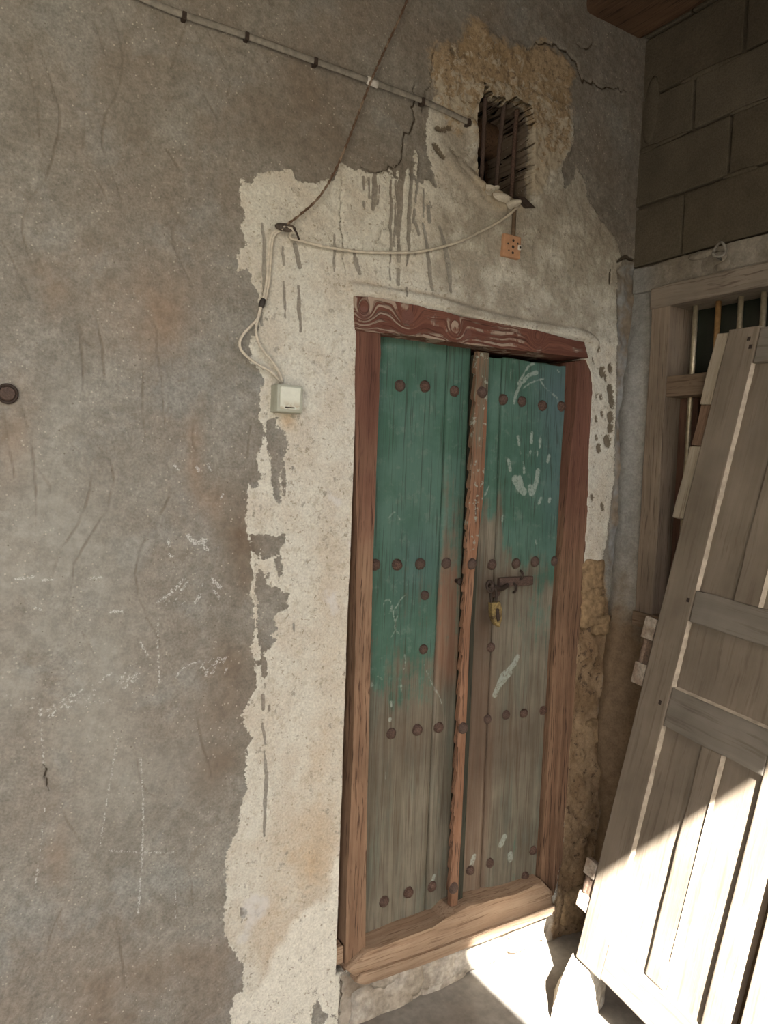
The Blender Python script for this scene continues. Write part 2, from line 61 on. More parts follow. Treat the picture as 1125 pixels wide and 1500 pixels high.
"cable_r":[[0.7727,-0.016,2.1773],[0.7804,-0.016,2.1671],[0.7735,-0.016,2.1524],[0.7848,-0.016,2.148],[0.8035,-0.016,2.1482],[0.861,-0.016,2.1456],[0.9608,-0.016,2.1502],[1.0658,-0.016,2.166],[1.1539,-0.016,2.1839],[1.2454,-0.016,2.2159],[1.3164,-0.016,2.2484],[1.3648,-0.016,2.2771],[1.4142,-0.016,2.3064],[1.4646,-0.016,2.3404],[1.495,-0.016,2.3666],[1.5154,-0.016,2.385]],
"cable_s":[[1.5131,-0.012,2.3936],[1.5034,-0.012,2.3755],[1.5024,-0.012,2.3473],[1.5029,-0.012,2.2952]],
"stud_l":[[1.157,0.05,1.8236],[1.2447,0.05,1.8296],[1.3521,0.05,1.8251],[1.0967,0.05,1.3115],[1.1709,0.05,1.3088],[1.2529,0.05,1.3079],[1.3484,0.05,1.3067],[1.2748,0.05,1.2128],[1.2777,0.05,1.0494],[1.1719,0.05,0.8093],[1.2671,0.05,0.8047],[1.3459,0.05,0.801],[1.1704,0.05,0.2993],[1.2583,0.05,0.3022],[1.3452,0.05,0.2979]],
"stud_r":[[1.5394,0.04,1.8154],[1.6188,0.04,1.8154],[1.7076,0.04,1.8093],[1.7929,0.04,1.8137],[1.5199,0.04,1.2977],[1.6134,0.04,1.2988],[1.6897,0.04,1.3028],[1.772,0.04,1.3024],[1.5297,0.04,1.0339],[1.5291,0.04,0.8026],[1.6028,0.04,0.8075],[1.6736,0.04,0.8041],[1.7525,0.04,0.8045],[1.4896,0.04,0.3154],[1.5652,0.04,0.3232],[1.7117,0.04,0.2458],[1.7402,0.04,0.3285]],
"stud_p":[[1.4162,0.0,1.8231],[1.4058,0.0,1.3089],[1.3991,0.0,0.8066],[1.389,0.0,0.3071]],
"doorchalk":[[[[1.6074,1.7025],[1.6147,1.6769]],0.0127],[[[1.6147,1.6769],[1.6211,1.6489]],0.0064],[[[1.6676,1.719],[1.6666,1.6882]],0.0136],[[[1.6625,1.6595],[1.6628,1.6551]],0.0083],[[[1.7046,1.699],[1.7032,1.6746]],0.0132],[[[1.695,1.6632],[1.6916,1.6409]],0.0054],[[[1.7426,1.6475],[1.7365,1.6294]],0.0134],[[[1.5731,1.6275],[1.5807,1.5954]],0.0125],[[[1.6326,1.6232],[1.6362,1.6124],[1.6389,1.5884]],0.0105],[[[1.6013,1.5678],[1.62,1.5464],[1.6384,1.5314]],0.0288],[[[1.6212,1.5726],[1.635,1.5379]],0.0174],[[[1.6963,1.5968],[1.6897,1.5611],[1.6766,1.532]],0.0204],[[[1.6641,1.5429],[1.671,1.5275]],0.0237],[[[1.7111,1.5081],[1.7031,1.4924]],0.0133],[[[1.7478,1.5062],[1.7452,1.4995]],0.0111],[[[1.5865,1.8088],[1.596,1.8396],[1.6141,1.8713],[1.6471,1.9003]],0.0114],[[[1.625,1.8809],[1.6469,1.9025],[1.6816,1.9124]],0.015],[[[1.6264,1.8595],[1.6601,1.8799],[1.7125,1.898]],0.0058],[[[1.6949,1.8919],[1.7268,1.8641],[1.7712,1.8413],[1.7786,1.824]],0.0071],[[[1.6026,1.8702],[1.6451,1.9304],[1.6679,1.9414]],0.0103],[[[1.7713,1.9303],[1.7779,1.9243]],0.0086],[[[1.5659,1.9136],[1.5696,1.8714]],0.0028],[[[1.5564,1.463],[1.5554,1.4327]],0.0045],[[[1.4988,1.5439],[1.4841,1.5139]],0.0055],[[[1.139,1.1529],[1.132,1.1817],[1.1327,1.2029],[1.149,1.2089],[1.1581,1.1906],[1.1509,1.1663]],0.0042],[[[1.1583,1.1871],[1.1683,1.1507],[1.1763,1.1215],[1.1582,1.0945]],0.0042],[[[1.1806,1.157],[1.1696,1.1221],[1.1872,1.1063]],0.0034],[[[1.1712,1.1791],[1.1911,1.2064],[1.2092,1.2196]],0.0042],[[[1.2832,1.0022],[1.3079,0.9549],[1.3226,0.9307],[1.3375,0.9063],[1.3529,0.8741]],0.0045],[[[1.1386,1.4448],[1.1503,1.4587],[1.1585,1.4622],[1.1761,1.4411]],0.0033],[[[1.2116,1.039],[1.2152,1.0169],[1.211,0.9955]],0.0061],[[[1.202,0.9675],[1.2037,0.9309]],0.0043],[[[1.1676,0.903],[1.1697,0.8919]],0.0076],[[[1.1664,0.8526],[1.1666,0.8489]],0.0119],[[[1.1173,0.9882],[1.1343,0.9755]],0.0041],[[[1.1001,0.969],[1.1021,0.9616]],0.0066],[[[1.6404,0.9917],[1.6262,0.9691],[1.6066,0.9513],[1.5817,0.9383],[1.5775,0.9229],[1.5548,0.8782]],0.0211],[[[1.6174,0.9421],[1.5687,0.9002]],0.0146],[[[1.69,1.3759],[1.6964,1.3599]],0.0064],[[[1.621,0.3962],[1.6088,0.3745]],0.0233],[[[1.6479,0.3321],[1.6511,0.3147]],0.0193],[[[1.1597,0.6947],[1.159,0.673]],0.0043],[[[1.3516,0.3278],[1.3453,0.3062]],0.0132],[[[1.5032,0.3598],[1.4949,0.3299]],0.0161]],
"stones":[[1.9258,1.2557,0.0992,0.1109],[1.9239,1.1929,0.0926,0.0693],[1.935,1.1336,0.0998,0.1178],[1.986,1.0779,0.0749,0.0714],[1.9405,0.8805,0.1006,0.1214],[1.9744,0.6962,0.0888,0.1],[1.9521,0.5432,0.0951,0.1428],[1.9708,0.3814,0.0893,0.1071],[1.947,0.2478,0.1023,0.0928],[1.932,0.0853,0.1156,0.1428]],
"basestones":[[1.2288,0.0631,0.0844,0.0893],[1.342,0.0567,0.1049,0.071],[1.502,0.0637,0.1468,0.0882],[1.1546,0.1135,0.0717,0.0655],[1.1468,0.0228,0.1432,0.1008],[1.3674,-0.035,0.1329,0.1247],[1.7045,0.0689,0.1235,0.0781]]}''')
rng = random.Random(7)

# ------------------------------------------------------------------ material helpers
class Mat:
    def __init__(s, name, rough=0.85, spec=0.25, metal=0.0):
        s.m = bpy.data.materials.new(name); s.m.use_nodes = True
        s.t = s.m.node_tree; s.n = s.t.nodes; s.l = s.t.links
        s.b = s.n['Principled BSDF']
        s.b.inputs['Roughness'].default_value = rough
        s.b.inputs['Specular IOR Level'].default_value = spec
        s.b.inputs['Metallic'].default_value = metal
        s.geo = None; s.tc = None
    def put(s, sock, v):
        if hasattr(v, 'is_linked') or hasattr(v, 'links'):
            s.l.new(v, sock)
        elif isinstance(v, (tuple, list)):
            sock.default_value = (*v, 1.0) if len(v) == 3 and len(sock.default_value) == 4 else v
        else:
            sock.default_value = v
    def pos(s, obj=False):
        if obj:
            if not s.tc: s.tc = s.n.new('ShaderNodeTexCoord')
            return s.tc.outputs['Object']
        if not s.geo: s.geo = s.n.new('ShaderNodeNewGeometry')
        return s.geo.outputs['Position']
    def sep(s, v):
        n = s.n.new('ShaderNodeSeparateXYZ'); s.put(n.inputs[0], v); return n.outputs
    def scale(s, v, sc):
        n = s.n.new('ShaderNodeVectorMath'); n.operation = 'MULTIPLY'; s.put(n.inputs[0], v); n.inputs[1].default_value = sc; return n.outputs[0]
    def vadd(s, v, w):
        n = s.n.new('ShaderNodeVectorMath'); n.operation = 'ADD'; s.put(n.inputs[0], v); s.put(n.inputs[1], w); return n.outputs[0]
    def noise(s, v, sc, detail=4.0, rough=0.55, dist=0.0, color=False):
        n = s.n.new('ShaderNodeTexNoise'); s.put(n.inputs['Vector'], v); n.inputs['Scale'].default_value = sc
        n.inputs['Detail'].default_value = detail; n.inputs['Roughness'].default_value = rough; n.inputs['Distortion'].default_value = dist
        return n.outputs['Color' if color else 0]
    def voro(s, v, sc, feat='F1'):
        n = s.n.new('ShaderNodeTexVoronoi'); n.feature = feat; s.put(n.inputs['Vector'], v); n.inputs['Scale'].default_value = sc
        return n.outputs['Distance']
    def math(s, op, a, b=0.0, c=0.0, clamp=False):
        n = s.n.new('ShaderNodeMath'); n.operation = op; n.use_clamp = clamp
        s.put(n.inputs[0], a); s.put(n.inputs[1], b); s.put(n.inputs[2], c); return n.outputs[0]
    def step(s, v, lo, hi, o0=0.0, o1=1.0):
        n = s.n.new('ShaderNodeMapRange'); n.interpolation_type = 'SMOOTHSTEP'
        s.put(n.inputs[0], v)
        for k, x in zip((1, 2, 3, 4), (lo, hi, o0, o1)): n.inputs[k].default_value = x
        return n.outputs[0]
    def mix(s, f, a, b, mode='MIX'):
        n = s.n.new('ShaderNodeMix'); n.data_type = 'RGBA'; n.blend_type = mode; n.clamp_factor = True
        s.put(n.inputs[0], f); s.put(n.inputs[6], a); s.put(n.inputs[7], b); return n.outputs[2]
    def attr(s, name):
        n = s.n.new('ShaderNodeAttribute'); n.attribute_name = name; return n.outputs['Fac']
    def rand(s):
        n = s.n.new('ShaderNodeObjectInfo'); return n.outputs['Random']
    def mul(s, c, v, lo, hi):
        """multiply a colour by a grey value mapped from 0..1 to lo..hi"""
        f = s.step(v, 0.2, 0.8, lo, hi)
        n = s.n.new('ShaderNodeVectorMath'); n.operation = 'SCALE'; s.put(n.inputs[0], c); s.put(n.inputs['Scale'], f); return n.outputs[0]
    def col(s, c): s.put(s.b.inputs['Base Color'], c)
    def bump(s, h, strength=0.4, dist=0.004):
        n = s.n.new('ShaderNodeBump'); s.put(n.inputs['Height'], h); n.inputs['Strength'].default_value = strength; n.inputs['Distance'].default_value = dist
        s.l.new(n.outputs[0], s.b.inputs['Normal'])

def simple(name, c, rough=0.8, spec=0.25, metal=0.0, var=0.35, sc=40.0, obj=False, bump=0.25, c2=None):
    m = Mat(name, rough, spec, metal); p = m.pos(obj)
    n1 = m.noise(p, sc, 5, 0.6); n2 = m.noise(p, sc * 0.17, 3, 0.5)
    col = m.mul(c, n1, 1 - var, 1 + var)
    if c2: col = m.mix(m.step(n2, 0.45, 0.62), col, m.mul(c2, n1, 1 - var, 1 + var))
    m.col(col)
    if bump: m.bump(n1, bump, 0.003)
    return m.m

def wood(name, base, light, dark, axis='z', obj=False, grain=1.0, paint=None, paint_fn=None, bump=0.5):
    """weathered timber: fibres run along axis, with streaks, checks and dirt"""
    m = Mat(name, 0.8, 0.2); p = m.pos(obj)
    st = {'x': (1.2, 30, 30), 'y': (30, 1.2, 30), 'z': (30, 30, 1.2)}[axis]
    warp = m.noise(p, 5.0, 2, 0.5, color=True)
    wv = m.vadd(p, m.scale(warp, (0.02, 0.02, 0.02)))
    pv = m.scale(wv, st)
    g1 = m.noise(pv, 1.6 * grain, 6, 0.62, 0.6)
    g2 = m.noise(pv, 6.0 * grain, 4, 0.6, 0.2)
    big = m.noise(p, 4.0, 4, 0.55)
    c = m.mix(m.step(g1, 0.35, 0.65), base, light)
    c = m.mix(m.step(g2, 0.52, 0.68), c, dark)
    c = m.mul(c, big, 0.72, 1.2)
    h = m.math('ADD', g1, m.math('MULTIPLY', g2, 0.5))
    if paint_fn: c = paint_fn(m, p, c, g1, g2, big)
    m.col(c); m.bump(h, bump, 0.004)
    return m.m

# ------------------------------------------------------------------ object helpers
def link(o, parent=None):
    COL.objects.link(o)
    if parent is not None: o.parent = parent
    return o
def mesh_obj(name, verts, faces, mat, parent=None, smooth=False):
    me = bpy.data.meshes.new(name); me.from_pydata([tuple(v) for v in verts], [], faces)
    bm = bmesh.new(); bm.from_mesh(me); bmesh.ops.recalc_face_normals(bm, faces=bm.faces); bm.to_mesh(me); bm.free()
    me.materials.append(mat)
    if smooth: me.polygons.foreach_set('use_smooth', [True] * len(me.polygons))
    return link(bpy.data.objects.new(name, me), parent)
def bm_obj(name, bm, mat, parent=None, smooth=False):
    me = bpy.data.meshes.new(name); bmesh.ops.recalc_face_normals(bm, faces=bm.faces); bm.to_mesh(me); bm.free()
    me.materials.append(mat)
    if smooth: me.polygons.foreach_set('use_smooth', [True] * len(me.polygons))
    return link(bpy.data.objects.new(name, me), parent)
def tag(o, label, cat, group=None, kind=None):
    o['label'] = label; o['category'] = cat
    if group: o['group'] = group
    if kind: o['kind'] = kind
    return o
def structure(o, label, cat): return tag(o, label, cat, None, 'structure')
def empty(name, loc=(0, 0, 0)):
    o = bpy.data.objects.new(name, None); o.empty_display_size = 0.05; COL.objects.link(o); o.location = loc; return o
def adopt(o, parent):
    """parent without moving: the part's mesh is already in world coordinates"""
    o.parent = parent; o.matrix_parent_inverse = Matrix.Translation(-Vector(parent.location)); return o
def box_bm(lo, hi, bevel=0.003, jitter=0.0, cuts=0, seed=0, segs=2):
    bm = bmesh.new(); bmesh.ops.create_cube(bm, size=1)
    for v in bm.verts: v.co = Vector([(lo[i] + hi[i]) / 2 + v.co[i] * (hi[i] - lo[i]) for i in range(3)])
    if bevel: bmesh.ops.bevel(bm, geom=list(bm.edges), offset=bevel, segments=segs, affect='EDGES', profile=0.6)
    if cuts:
        long = max(range(3), key=lambda i: hi[i] - lo[i])
        L = hi[long] - lo[long]
        es = [e for e in bm.edges if abs(e.verts[0].co[long] - e.verts[1].co[long]) > L * 0.6]
        bmesh.ops.subdivide_edges(bm, edges=es, cuts=cuts, use_grid_fill=True)
    if jitter:
        r = random.Random(seed); ph = [r.uniform(0, 6.28) for _ in range(9)]
        for v in bm.verts:
            x, y, z = v.co
            v.co += Vector((math.sin(z * 9 + y * 31 + ph[0]) + 0.6 * math.sin(z * 23 + ph[1]), math.sin(z * 11 + x * 29 + ph[2]) + .5 * math.sin(x * 17 + ph[3]), math.sin(x * 13 + y * 11 + ph[4]) + .5 * math.sin(y * 27 + ph[5]))) * jitter
    return bm
def prism_bm(poly, y0, y1, bevel=0.003, seg=0.06, jit=0.0, seed=1):
    """polygon in (x, z) extruded from y0 (front) to y1; its sides are resampled and made slightly uneven"""
    r = random.Random(seed); pts = []
    n = len(poly)
    for i in range(n):
        a = Vector(poly[i]); b = Vector(poly[(i + 1) % n]); k = max(1, int((b - a).length / seg))
        for j in range(k):
            q = a.lerp(b, j / k)
            if j: q += Vector((r.uniform(-jit, jit), r.uniform(-jit, jit)))
            pts.append(q)
    bm = bmesh.new()
    f = [bm.verts.new((q.x, y0, q.y)) for q in pts]
    g = [bm.verts.new((q.x, y1, q.y)) for q in pts]
    front = bm.faces.new(f); bm.faces.new(list(reversed(g)))
    m = len(pts)
    for i in range(m): bm.faces.new((f[i], f[(i + 1) % m], g[(i + 1) % m], g[i]))
    if bevel:
        bmesh.ops.bevel(bm, geom=list(front.edges), offset=bevel, segments=2, affect='EDGES', profile=0.6)
    return bm
def smooth_path(pts, step=0.008):
    P = [Vector(p) for p in pts]
    if len(P) < 3:
        out = []
        for a, b in zip(P, P[1:]):
            k = max(1, int((b - a).length / step)); out += [a.lerp(b, i / k) for i in range(k)]
        return out + [P[-1]]
    Q = [P[0] * 2 - P[1]] + P + [P[-1] * 2 - P[-2]]; out = []
    for i in range(1, len(Q) - 2):
        p0, p1, p2, p3 = Q[i - 1:i + 3]; k = max(2, int((p2 - p1).length / step))
        for j in range(k):
            t = j / k
            out.append(0.5 * ((2 * p1) + (-p0 + p2) * t + (2 * p0 - 5 * p1 + 4 * p2 - p3) * t * t + (-p0 + 3 * p1 - 3 * p2 + p3) * t ** 3))
    return out + [P[-1]]
def tube_bm(pts, r, sides=8, bm=None, flat=1.0):
    bm = bm or bmesh.new(); prev = None; n = len(pts)
    for i, p in enumerate(pts):
        d = (pts[min(i + 1, n - 1)] - pts[max(i - 1, 0)])
        d = d.normalized() if d.length > 1e-9 else Vector((0, 0, 1))
        up = Vector((0, 1, 0)) if abs(d.y) < 0.9 else Vector((1, 0, 0))
        a = d.cross(up).normalized(); b = a.cross(d)
        rr = r(i / max(1, n - 1)) if callable(r) else r
        ring = [bm.verts.new(p + a * math.cos(t) * rr + b * math.sin(t) * rr * flat) for t in [6.2832 * k / sides for k in range(sides)]]
        if prev:
            for k in range(sides): bm.faces.new((prev[k], prev[(k + 1) % sides], ring[(k + 1) % sides], ring[k]))
        else: bm.faces.new(ring)
        prev = ring
    bm.faces.new(list(reversed(prev)))
    return bm
def rock_bm(r, seed, sub=2, amp=0.18):
    bm = bmesh.new(); bmesh.ops.create_icosphere(bm, subdivisions=sub, radius=1.0)
    rr = random.Random(seed); dirs = [Vector((rr.gauss(0, 1), rr.gauss(0, 1), rr.gauss(0, 1))).normalized() for _ in range(12)]; amps = [rr.uniform(-amp, amp) for _ in range(12)]
    for v in bm.verts:
        k = 1 + sum(a * max(0, v.co.dot(d)) ** 3 for a, d in zip(amps, dirs))
        v.co = Vector((v.co.x * r[0], v.co.y * r[1], v.co.z * r[2])) * k
    return bm

def block_stone(w, d, h, seed):
    """an irregular, worn, roughly squared stone"""
    r = random.Random(seed); bm = bmesh.new(); bmesh.ops.create_cube(bm, size=1)
    bmesh.ops.subdivide_edges(bm, edges=list(bm.edges), cuts=4, use_grid_fill=True)
    ph = [r.uniform(0, 6.28) for _ in range(8)]
    for v in bm.verts:
        c = v.co.copy(); k = 0.62 / max(0.01, (abs(c.x) ** 4 + abs(c.y) ** 4 + abs(c.z) ** 4) ** 0.25)
        c = c.lerp(c * k, 0.55)
        c *= 1 + 0.07 * math.sin(c.x * 7 + ph[0]) + 0.07 * math.sin(c.z * 8 + ph[1]) + 0.05 * math.sin(c.x * 15 + c.z * 13 + ph[2])
        v.co = Vector((c.x * w, c.y * d, c.z * h)) + Vector((r.uniform(-1, 1), r.uniform(-1, 1), r.uniform(-1, 1))) * 0.0012
    return bm

# ------------------------------------------------------------------ numpy fields
def vnoise(X, Z, wl, seed):
    g = np.random.default_rng(seed); u = X / wl; w = Z / wl
    iu = np.floor(u).astype(int); iw = np.floor(w).astype(int)
    mu, mw_ = iu.min(), iw.min()
    L = g.random((iw.max() - mw_ + 2, iu.max() - mu + 2)).astype(np.float32)
    fu = u - iu; fw = w - iw; fu = fu * fu * (3 - 2 * fu); fw = fw * fw * (3 - 2 * fw)
    iu = iu - mu; iw = iw - mw_
    return (L[iw, iu] * (1 - fu) + L[iw, iu + 1] * fu) * (1 - fw) + (L[iw + 1, iu] * (1 - fu) + L[iw + 1, iu + 1] * fu) * fw
def fbm(X, Z, wl, seed, octv=4, gain=0.5):
    s = 0; a = 1; t = 0
    for i in range(octv):
        s = s + a * (vnoise(X, Z, wl / 2 ** i, seed + i * 17) - 0.5); t += a; a *= gain
    return s / t * 2
class Grid:
    def __init__(s, x0, x1, z0, z1, st):
        s.xs = np.arange(x0, x1 + st * .5, st); s.zs = np.arange(z0, z1 + st * .5, st); s.st = st; s.x0 = x0; s.z0 = z0
        s.X, s.Z = np.meshgrid(s.xs, s.zs); s.shape = s.X.shape
    def sl(s, lo, hi, pad):
        i0 = max(0, int((lo[0] - pad - s.x0) / s.st)); i1 = min(s.shape[1], int((hi[0] + pad - s.x0) / s.st) + 2)
        j0 = max(0, int((lo[1] - pad - s.z0) / s.st)); j1 = min(s.shape[0], int((hi[1] + pad - s.z0) / s.st) + 2)
        return (slice(j0, max(j0, j1)), slice(i0, max(i0, i1)))
    def segdist(s, a, b, D, pad):
        q = s.sl(np.minimum(a, b), np.maximum(a, b), pad); x = s.X[q]; z = s.Z[q]
        if x.size == 0: return
        d = np.subtract(b, a); L = d @ d + 1e-12
        t = np.clip(((x - a[0]) * d[0] + (z - a[1]) * d[1]) / L, 0, 1)
        D[q] = np.minimum(D[q], np.hypot(x - a[0] - t * d[0], z - a[1] - t * d[1]))
    def inside(s, poly):
        M = np.zeros(s.shape, bool); n = len(poly)
        for i in range(n):
            (xa, za), (xb, zb) = poly[i], poly[(i + 1) % n]
            if za == zb: continue
            c = ((za > s.Z) != (zb > s.Z)) & (s.X < (xb - xa) * (s.Z - za) / (zb - za) + xa); M ^= c
        return M
    def poly_sd(s, poly, pad=0.06):
        D = np.full(s.shape, pad)
        for i in range(len(poly)): s.segdist(np.array(poly[i]), np.array(poly[(i + 1) % len(poly)]), D, pad)
        return np.where(s.inside(poly), D, -D)
    def strokes(s, L, pad=0.03, jit=0.0, step=0.02, taper=0.0):
        out = np.full(s.shape, -pad); r = np.random.default_rng(9)
        for pts, w in L:
            if len(pts) > 2 or jit:
                q = [(p.x, p.y) for p in smooth_path([(a, b, 0) for a, b in pts], step)]
            else: q = pts
            q = np.array(q, float)
            if jit: q[1:-1] += r.normal(0, jit, (len(q) - 2, 2))
            n = len(q) - 1
            for i in range(n):
                D = np.full(1, pad)
                wi = w / 2 * (1 - taper * abs(2 * (i + .5) / n - 1) ** 2)
                s.segmax(q[i], q[i + 1], out, pad, wi)
        return out
    def segmax(s, a, b, O, pad, hw):
        q = s.sl(np.minimum(a, b), np.maximum(a, b), pad + hw); x = s.X[q]; z = s.Z[q]
        if x.size == 0: return
        d = np.subtract(b, a); L = d @ d + 1e-12
        t = np.clip(((x - a[0]) * d[0] + (z - a[1]) * d[1]) / L, 0, 1)
        O[q] = np.maximum(O[q], hw - np.hypot(x - a[0] - t * d[0], z - a[1] - t * d[1]))
    def blob(s, x, z, rx, rz): return np.exp(-((s.X - x) / rx) ** 2 - ((s.Z - z) / rz) ** 2)
def sstep(v, a, b):
    t = np.clip((v - a) / (b - a), 0, 1); return t * t * (3 - 2 * t)
def grid_mesh(name, g, pos, keep, attrs, mat, parent=None, reveal=None, wedge=None, axis=1, edge_noise=0.0):
    """pos (nz,nx,3); keep (nz-1,nx-1) cells; reveal: list of depths pushed along +axis from every edge of a hole"""
    nz, nx = g.shape; idx = np.arange(nz * nx).reshape(nz, nx)
    a, b, c, d = idx[:-1, :-1], idx[:-1, 1:], idx[1:, 1:], idx[1:, :-1]
    F = np.stack([a, b, c, d], -1)[keep]
    V = pos.reshape(-1, 3).astype(np.float32); A = {k: v.reshape(-1).astype(np.float32) for k, v in attrs.items()}
    if reveal:
        e = []
        kk = np.zeros((nz + 1, nx + 1), bool); kk[1:-1, 1:-1] = keep   # padded cells
        inner = np.zeros((nz + 1, nx + 1), bool); inner[1:-1, 1:-1] = True
        # vertical neighbours share edge (j,i)-(j,i+1): cells (j-1,i),(j,i)
        c0 = kk[1:-2 + 1, 1:-1]; 
        up = keep[1:, :] ; dn = keep[:-1, :]
        j, i = np.nonzero(up != dn); e.append(np.stack([idx[j + 1, i], idx[j + 1, i + 1]], -1))
        rt = keep[:, 1:]; lf = keep[:, :-1]
        j, i = np.nonzero(rt != lf); e.append(np.stack([idx[j, i + 1], idx[j + 1, i + 1]], -1))
        E = np.concatenate(e); vu = np.unique(E); prev = {int(v): int(v) for v in vu}
        NV = [V]; base = len(V); NF = [F]; AA = {k: [v] for k, v in A.items()}
        lut = np.full(len(V), -1); prevarr = vu.copy(); r = np.random.default_rng(3)
        cx = V[vu].mean(0)
        for kdep, dep in enumerate(reveal):
            nv = V[vu].copy(); nv[:, axis] += dep
            nv += r.normal(0, edge_noise, nv.shape)
            new = base + np.arange(len(vu)); base += len(vu); NV.append(nv)
            for k in A: AA[k].append(np.full(len(vu), 1.0 if k == 'dirt' else (0.0 if k in ('rust', 'pale', 'rustw', 'dull') else -0.06), np.float32) if kdep > 0 else A[k][vu])  # deeper reveal rows get the full brown tone
            l0 = np.full(len(V), -1); l0[vu] = prevarr; l1 = np.full(len(V), -1); l1[vu] = new
            NF.append(np.stack([l0[E[:, 0]], l0[E[:, 1]], l1[E[:, 1]], l1[E[:, 0]]], -1)); prevarr = new
        V = np.concatenate(NV); F = np.concatenate(NF); A = {k: np.concatenate(v) for k, v in AA.items()}
    used = np.unique(F); re = np.full(len(V), -1); re[used] = np.arange(len(used)); V = V[used]; F = re[F]; A = {k: v[used] for k, v in A.items()}
    me = bpy.data.meshes.new(name)
    me.vertices.add(len(V)); me.vertices.foreach_set('co', V.astype(np.float32).ravel())
    me.loops.add(F.size); me.loops.foreach_set('vertex_index', F.astype(np.int32).ravel())
    me.polygons.add(len(F)); me.polygons.foreach_set('loop_start', np.arange(0, F.size, 4, dtype=np.int32))
    me.polygons.foreach_set('use_smooth', np.ones(len(F), bool))
    me.update(calc_edges=True)
    for k, v in A.items():
        at = me.attributes.new(k, 'FLOAT', 'POINT'); at.data.foreach_set('value', v.astype(np.float32))
    me.materials.append(mat)
    return link(bpy.data.objects.new(name, me), parent)

# ------------------------------------------------------------------ materials
def wall_material():
    m = Mat('old_plaster', 0.95, 0.1); p = m.pos(); xyz = m.sep(p)
    nf = m.noise(p, 170, 4, 0.65); nm = m.noise(p, 42, 5, 0.62); nl = m.noise(p, 9, 5, 0.6); nh = m.noise(p, 2.6, 4, 0.6)
    sp = m.voro(p, 70); sp2 = m.voro(m.vadd(p, (0.37, 0.11, 0.23)), 48)
    # bare cement-and-mud render
    c = m.mix(m.step(nl, 0.35, 0.65), (0.205, 0.192, 0.162), (0.262, 0.252, 0.220))
    c = m.mix(m.step(nh, 0.42, 0.62), c, (0.225, 0.203, 0.170))
    c = m.mix(m.math('MULTIPLY', m.step(m.noise(p, 5, 4, 0.6, 0.5), 0.5, 0.66), 0.5), c, (0.262, 0.270, 0.252))
    c = m.mul(c, nm, 0.80, 1.16); c = m.mul(c, nf, 0.74, 1.22)
    c = m.mix(m.math('MULTIPLY', m.step(m.noise(p, 22, 6, 0.7, 0.8), 0.55, 0.70), 0.45), c, (0.165, 0.138, 0.108))
    # stains, and brown tone on the upper wall and reveals
    c = m.mix(m.attr('rust'), c, m.mul((0.265, 0.178, 0.115), nm, 0.8, 1.2))
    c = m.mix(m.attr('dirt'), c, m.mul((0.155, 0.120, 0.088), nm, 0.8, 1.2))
    c = m.mix(m.attr('pale'), c, m.mul((0.33, 0.325, 0.29), nm, 0.85, 1.15))
    # pale grit
    grit = m.math('MULTIPLY', m.step(sp, 0.17, 0.11), m.step(nl, 0.42, 0.56))
    c = m.mix(m.math('MULTIPLY', m.math('MULTIPLY', m.step(sp2, 0.12, 0.07), m.step(nm, 0.5, 0.56)), 0.6), c, (0.10, 0.085, 0.066))
    c = m.mix(m.math('MULTIPLY', grit, 0.55), c, (0.5, 0.46, 0.38))
    # creases left by the float
    cr = m.math('MULTIPLY', m.step(m.math('ADD', m.attr('crease'), m.math('MULTIPLY', m.math('SUBTRACT', nm, 0.5), 0.006)), -0.0030, 0.0014), m.step(m.noise(p, 14, 4, 0.6), 0.36, 0.58))
    c = m.mix(m.math('MULTIPLY', cr, 0.55), c, (0.125, 0.100, 0.074))
    # whitewash, its drips and one painted shadow stripe
    rag = m.math('ADD', m.math('MULTIPLY', m.math('SUBTRACT', nm, 0.5), 0.030), m.math('MULTIPLY', m.math('SUBTRACT', nf, 0.5), 0.014))
    ws = m.math('ADD', m.attr('white'), rag)
    wm = m.step(ws, -0.0015, 0.0015)
    hole = m.math('MULTIPLY', m.step(m.noise(p, 30, 5, 0.7), 0.60, 0.66), m.step(m.attr('white'), 0.05, 0.012))
    wm = m.math('MULTIPLY', wm, m.math('SUBTRACT', 1.0, hole))
    dr = m.step(m.math('ADD', m.attr('drip'), m.math('MULTIPLY', m.math('SUBTRACT', nm, 0.5), 0.007)), -0.0008, 0.0010)
    wm = m.math('MULTIPLY', wm, m.math('SUBTRACT', 1.0, m.math('MULTIPLY', dr, 0.9)))
    wc = m.mix(m.step(nl, 0.4, 0.62), (0.575, 0.565, 0.49), (0.52, 0.485, 0.405))
    wc = m.mix(m.math('MULTIPLY', m.step(nm, 0.52, 0.70), 0.55), wc, (0.38, 0.345, 0.265))
    wc = m.mix(m.attr('rustw'), wc, m.mul((0.46, 0.34, 0.215), nm, 0.85, 1.15))
    wc = m.mix(m.math('MULTIPLY', m.step(m.attr('dull'), 0.1, 0.8), m.step(nl, 0.25, 0.6)), wc, (0.33, 0.30, 0.245))
    br = m.step(m.math('ADD', m.attr('bright'), m.math('MULTIPLY', m.math('SUBTRACT', nl, 0.5), 0.10)), -0.012, 0.012)
    wc = m.mix(br, wc, m.mul((0.66, 0.645, 0.56), nm, 0.92, 1.06))
    nr = m.noise(p, 46, 6, 0.75, 1.6); nr2 = m.noise(p, 13, 6, 0.7, 1.0)
    wc = m.mix(m.math('MULTIPLY', m.math('MULTIPLY', m.step(nr, 0.52, 0.66), m.step(nr2, 0.40, 0.60)), m.step(br, 1.0, 0.0, 0.25, 0.75)), wc, (0.34, 0.305, 0.235))
    wc = m.mul(wc, nf, 0.80, 1.16)
    pits = m.math('MULTIPLY', m.step(m.noise(p, 75, 3, 0.6), 0.63, 0.69), 0.7)
    wc = m.mix(pits, wc, (0.24, 0.205, 0.15))
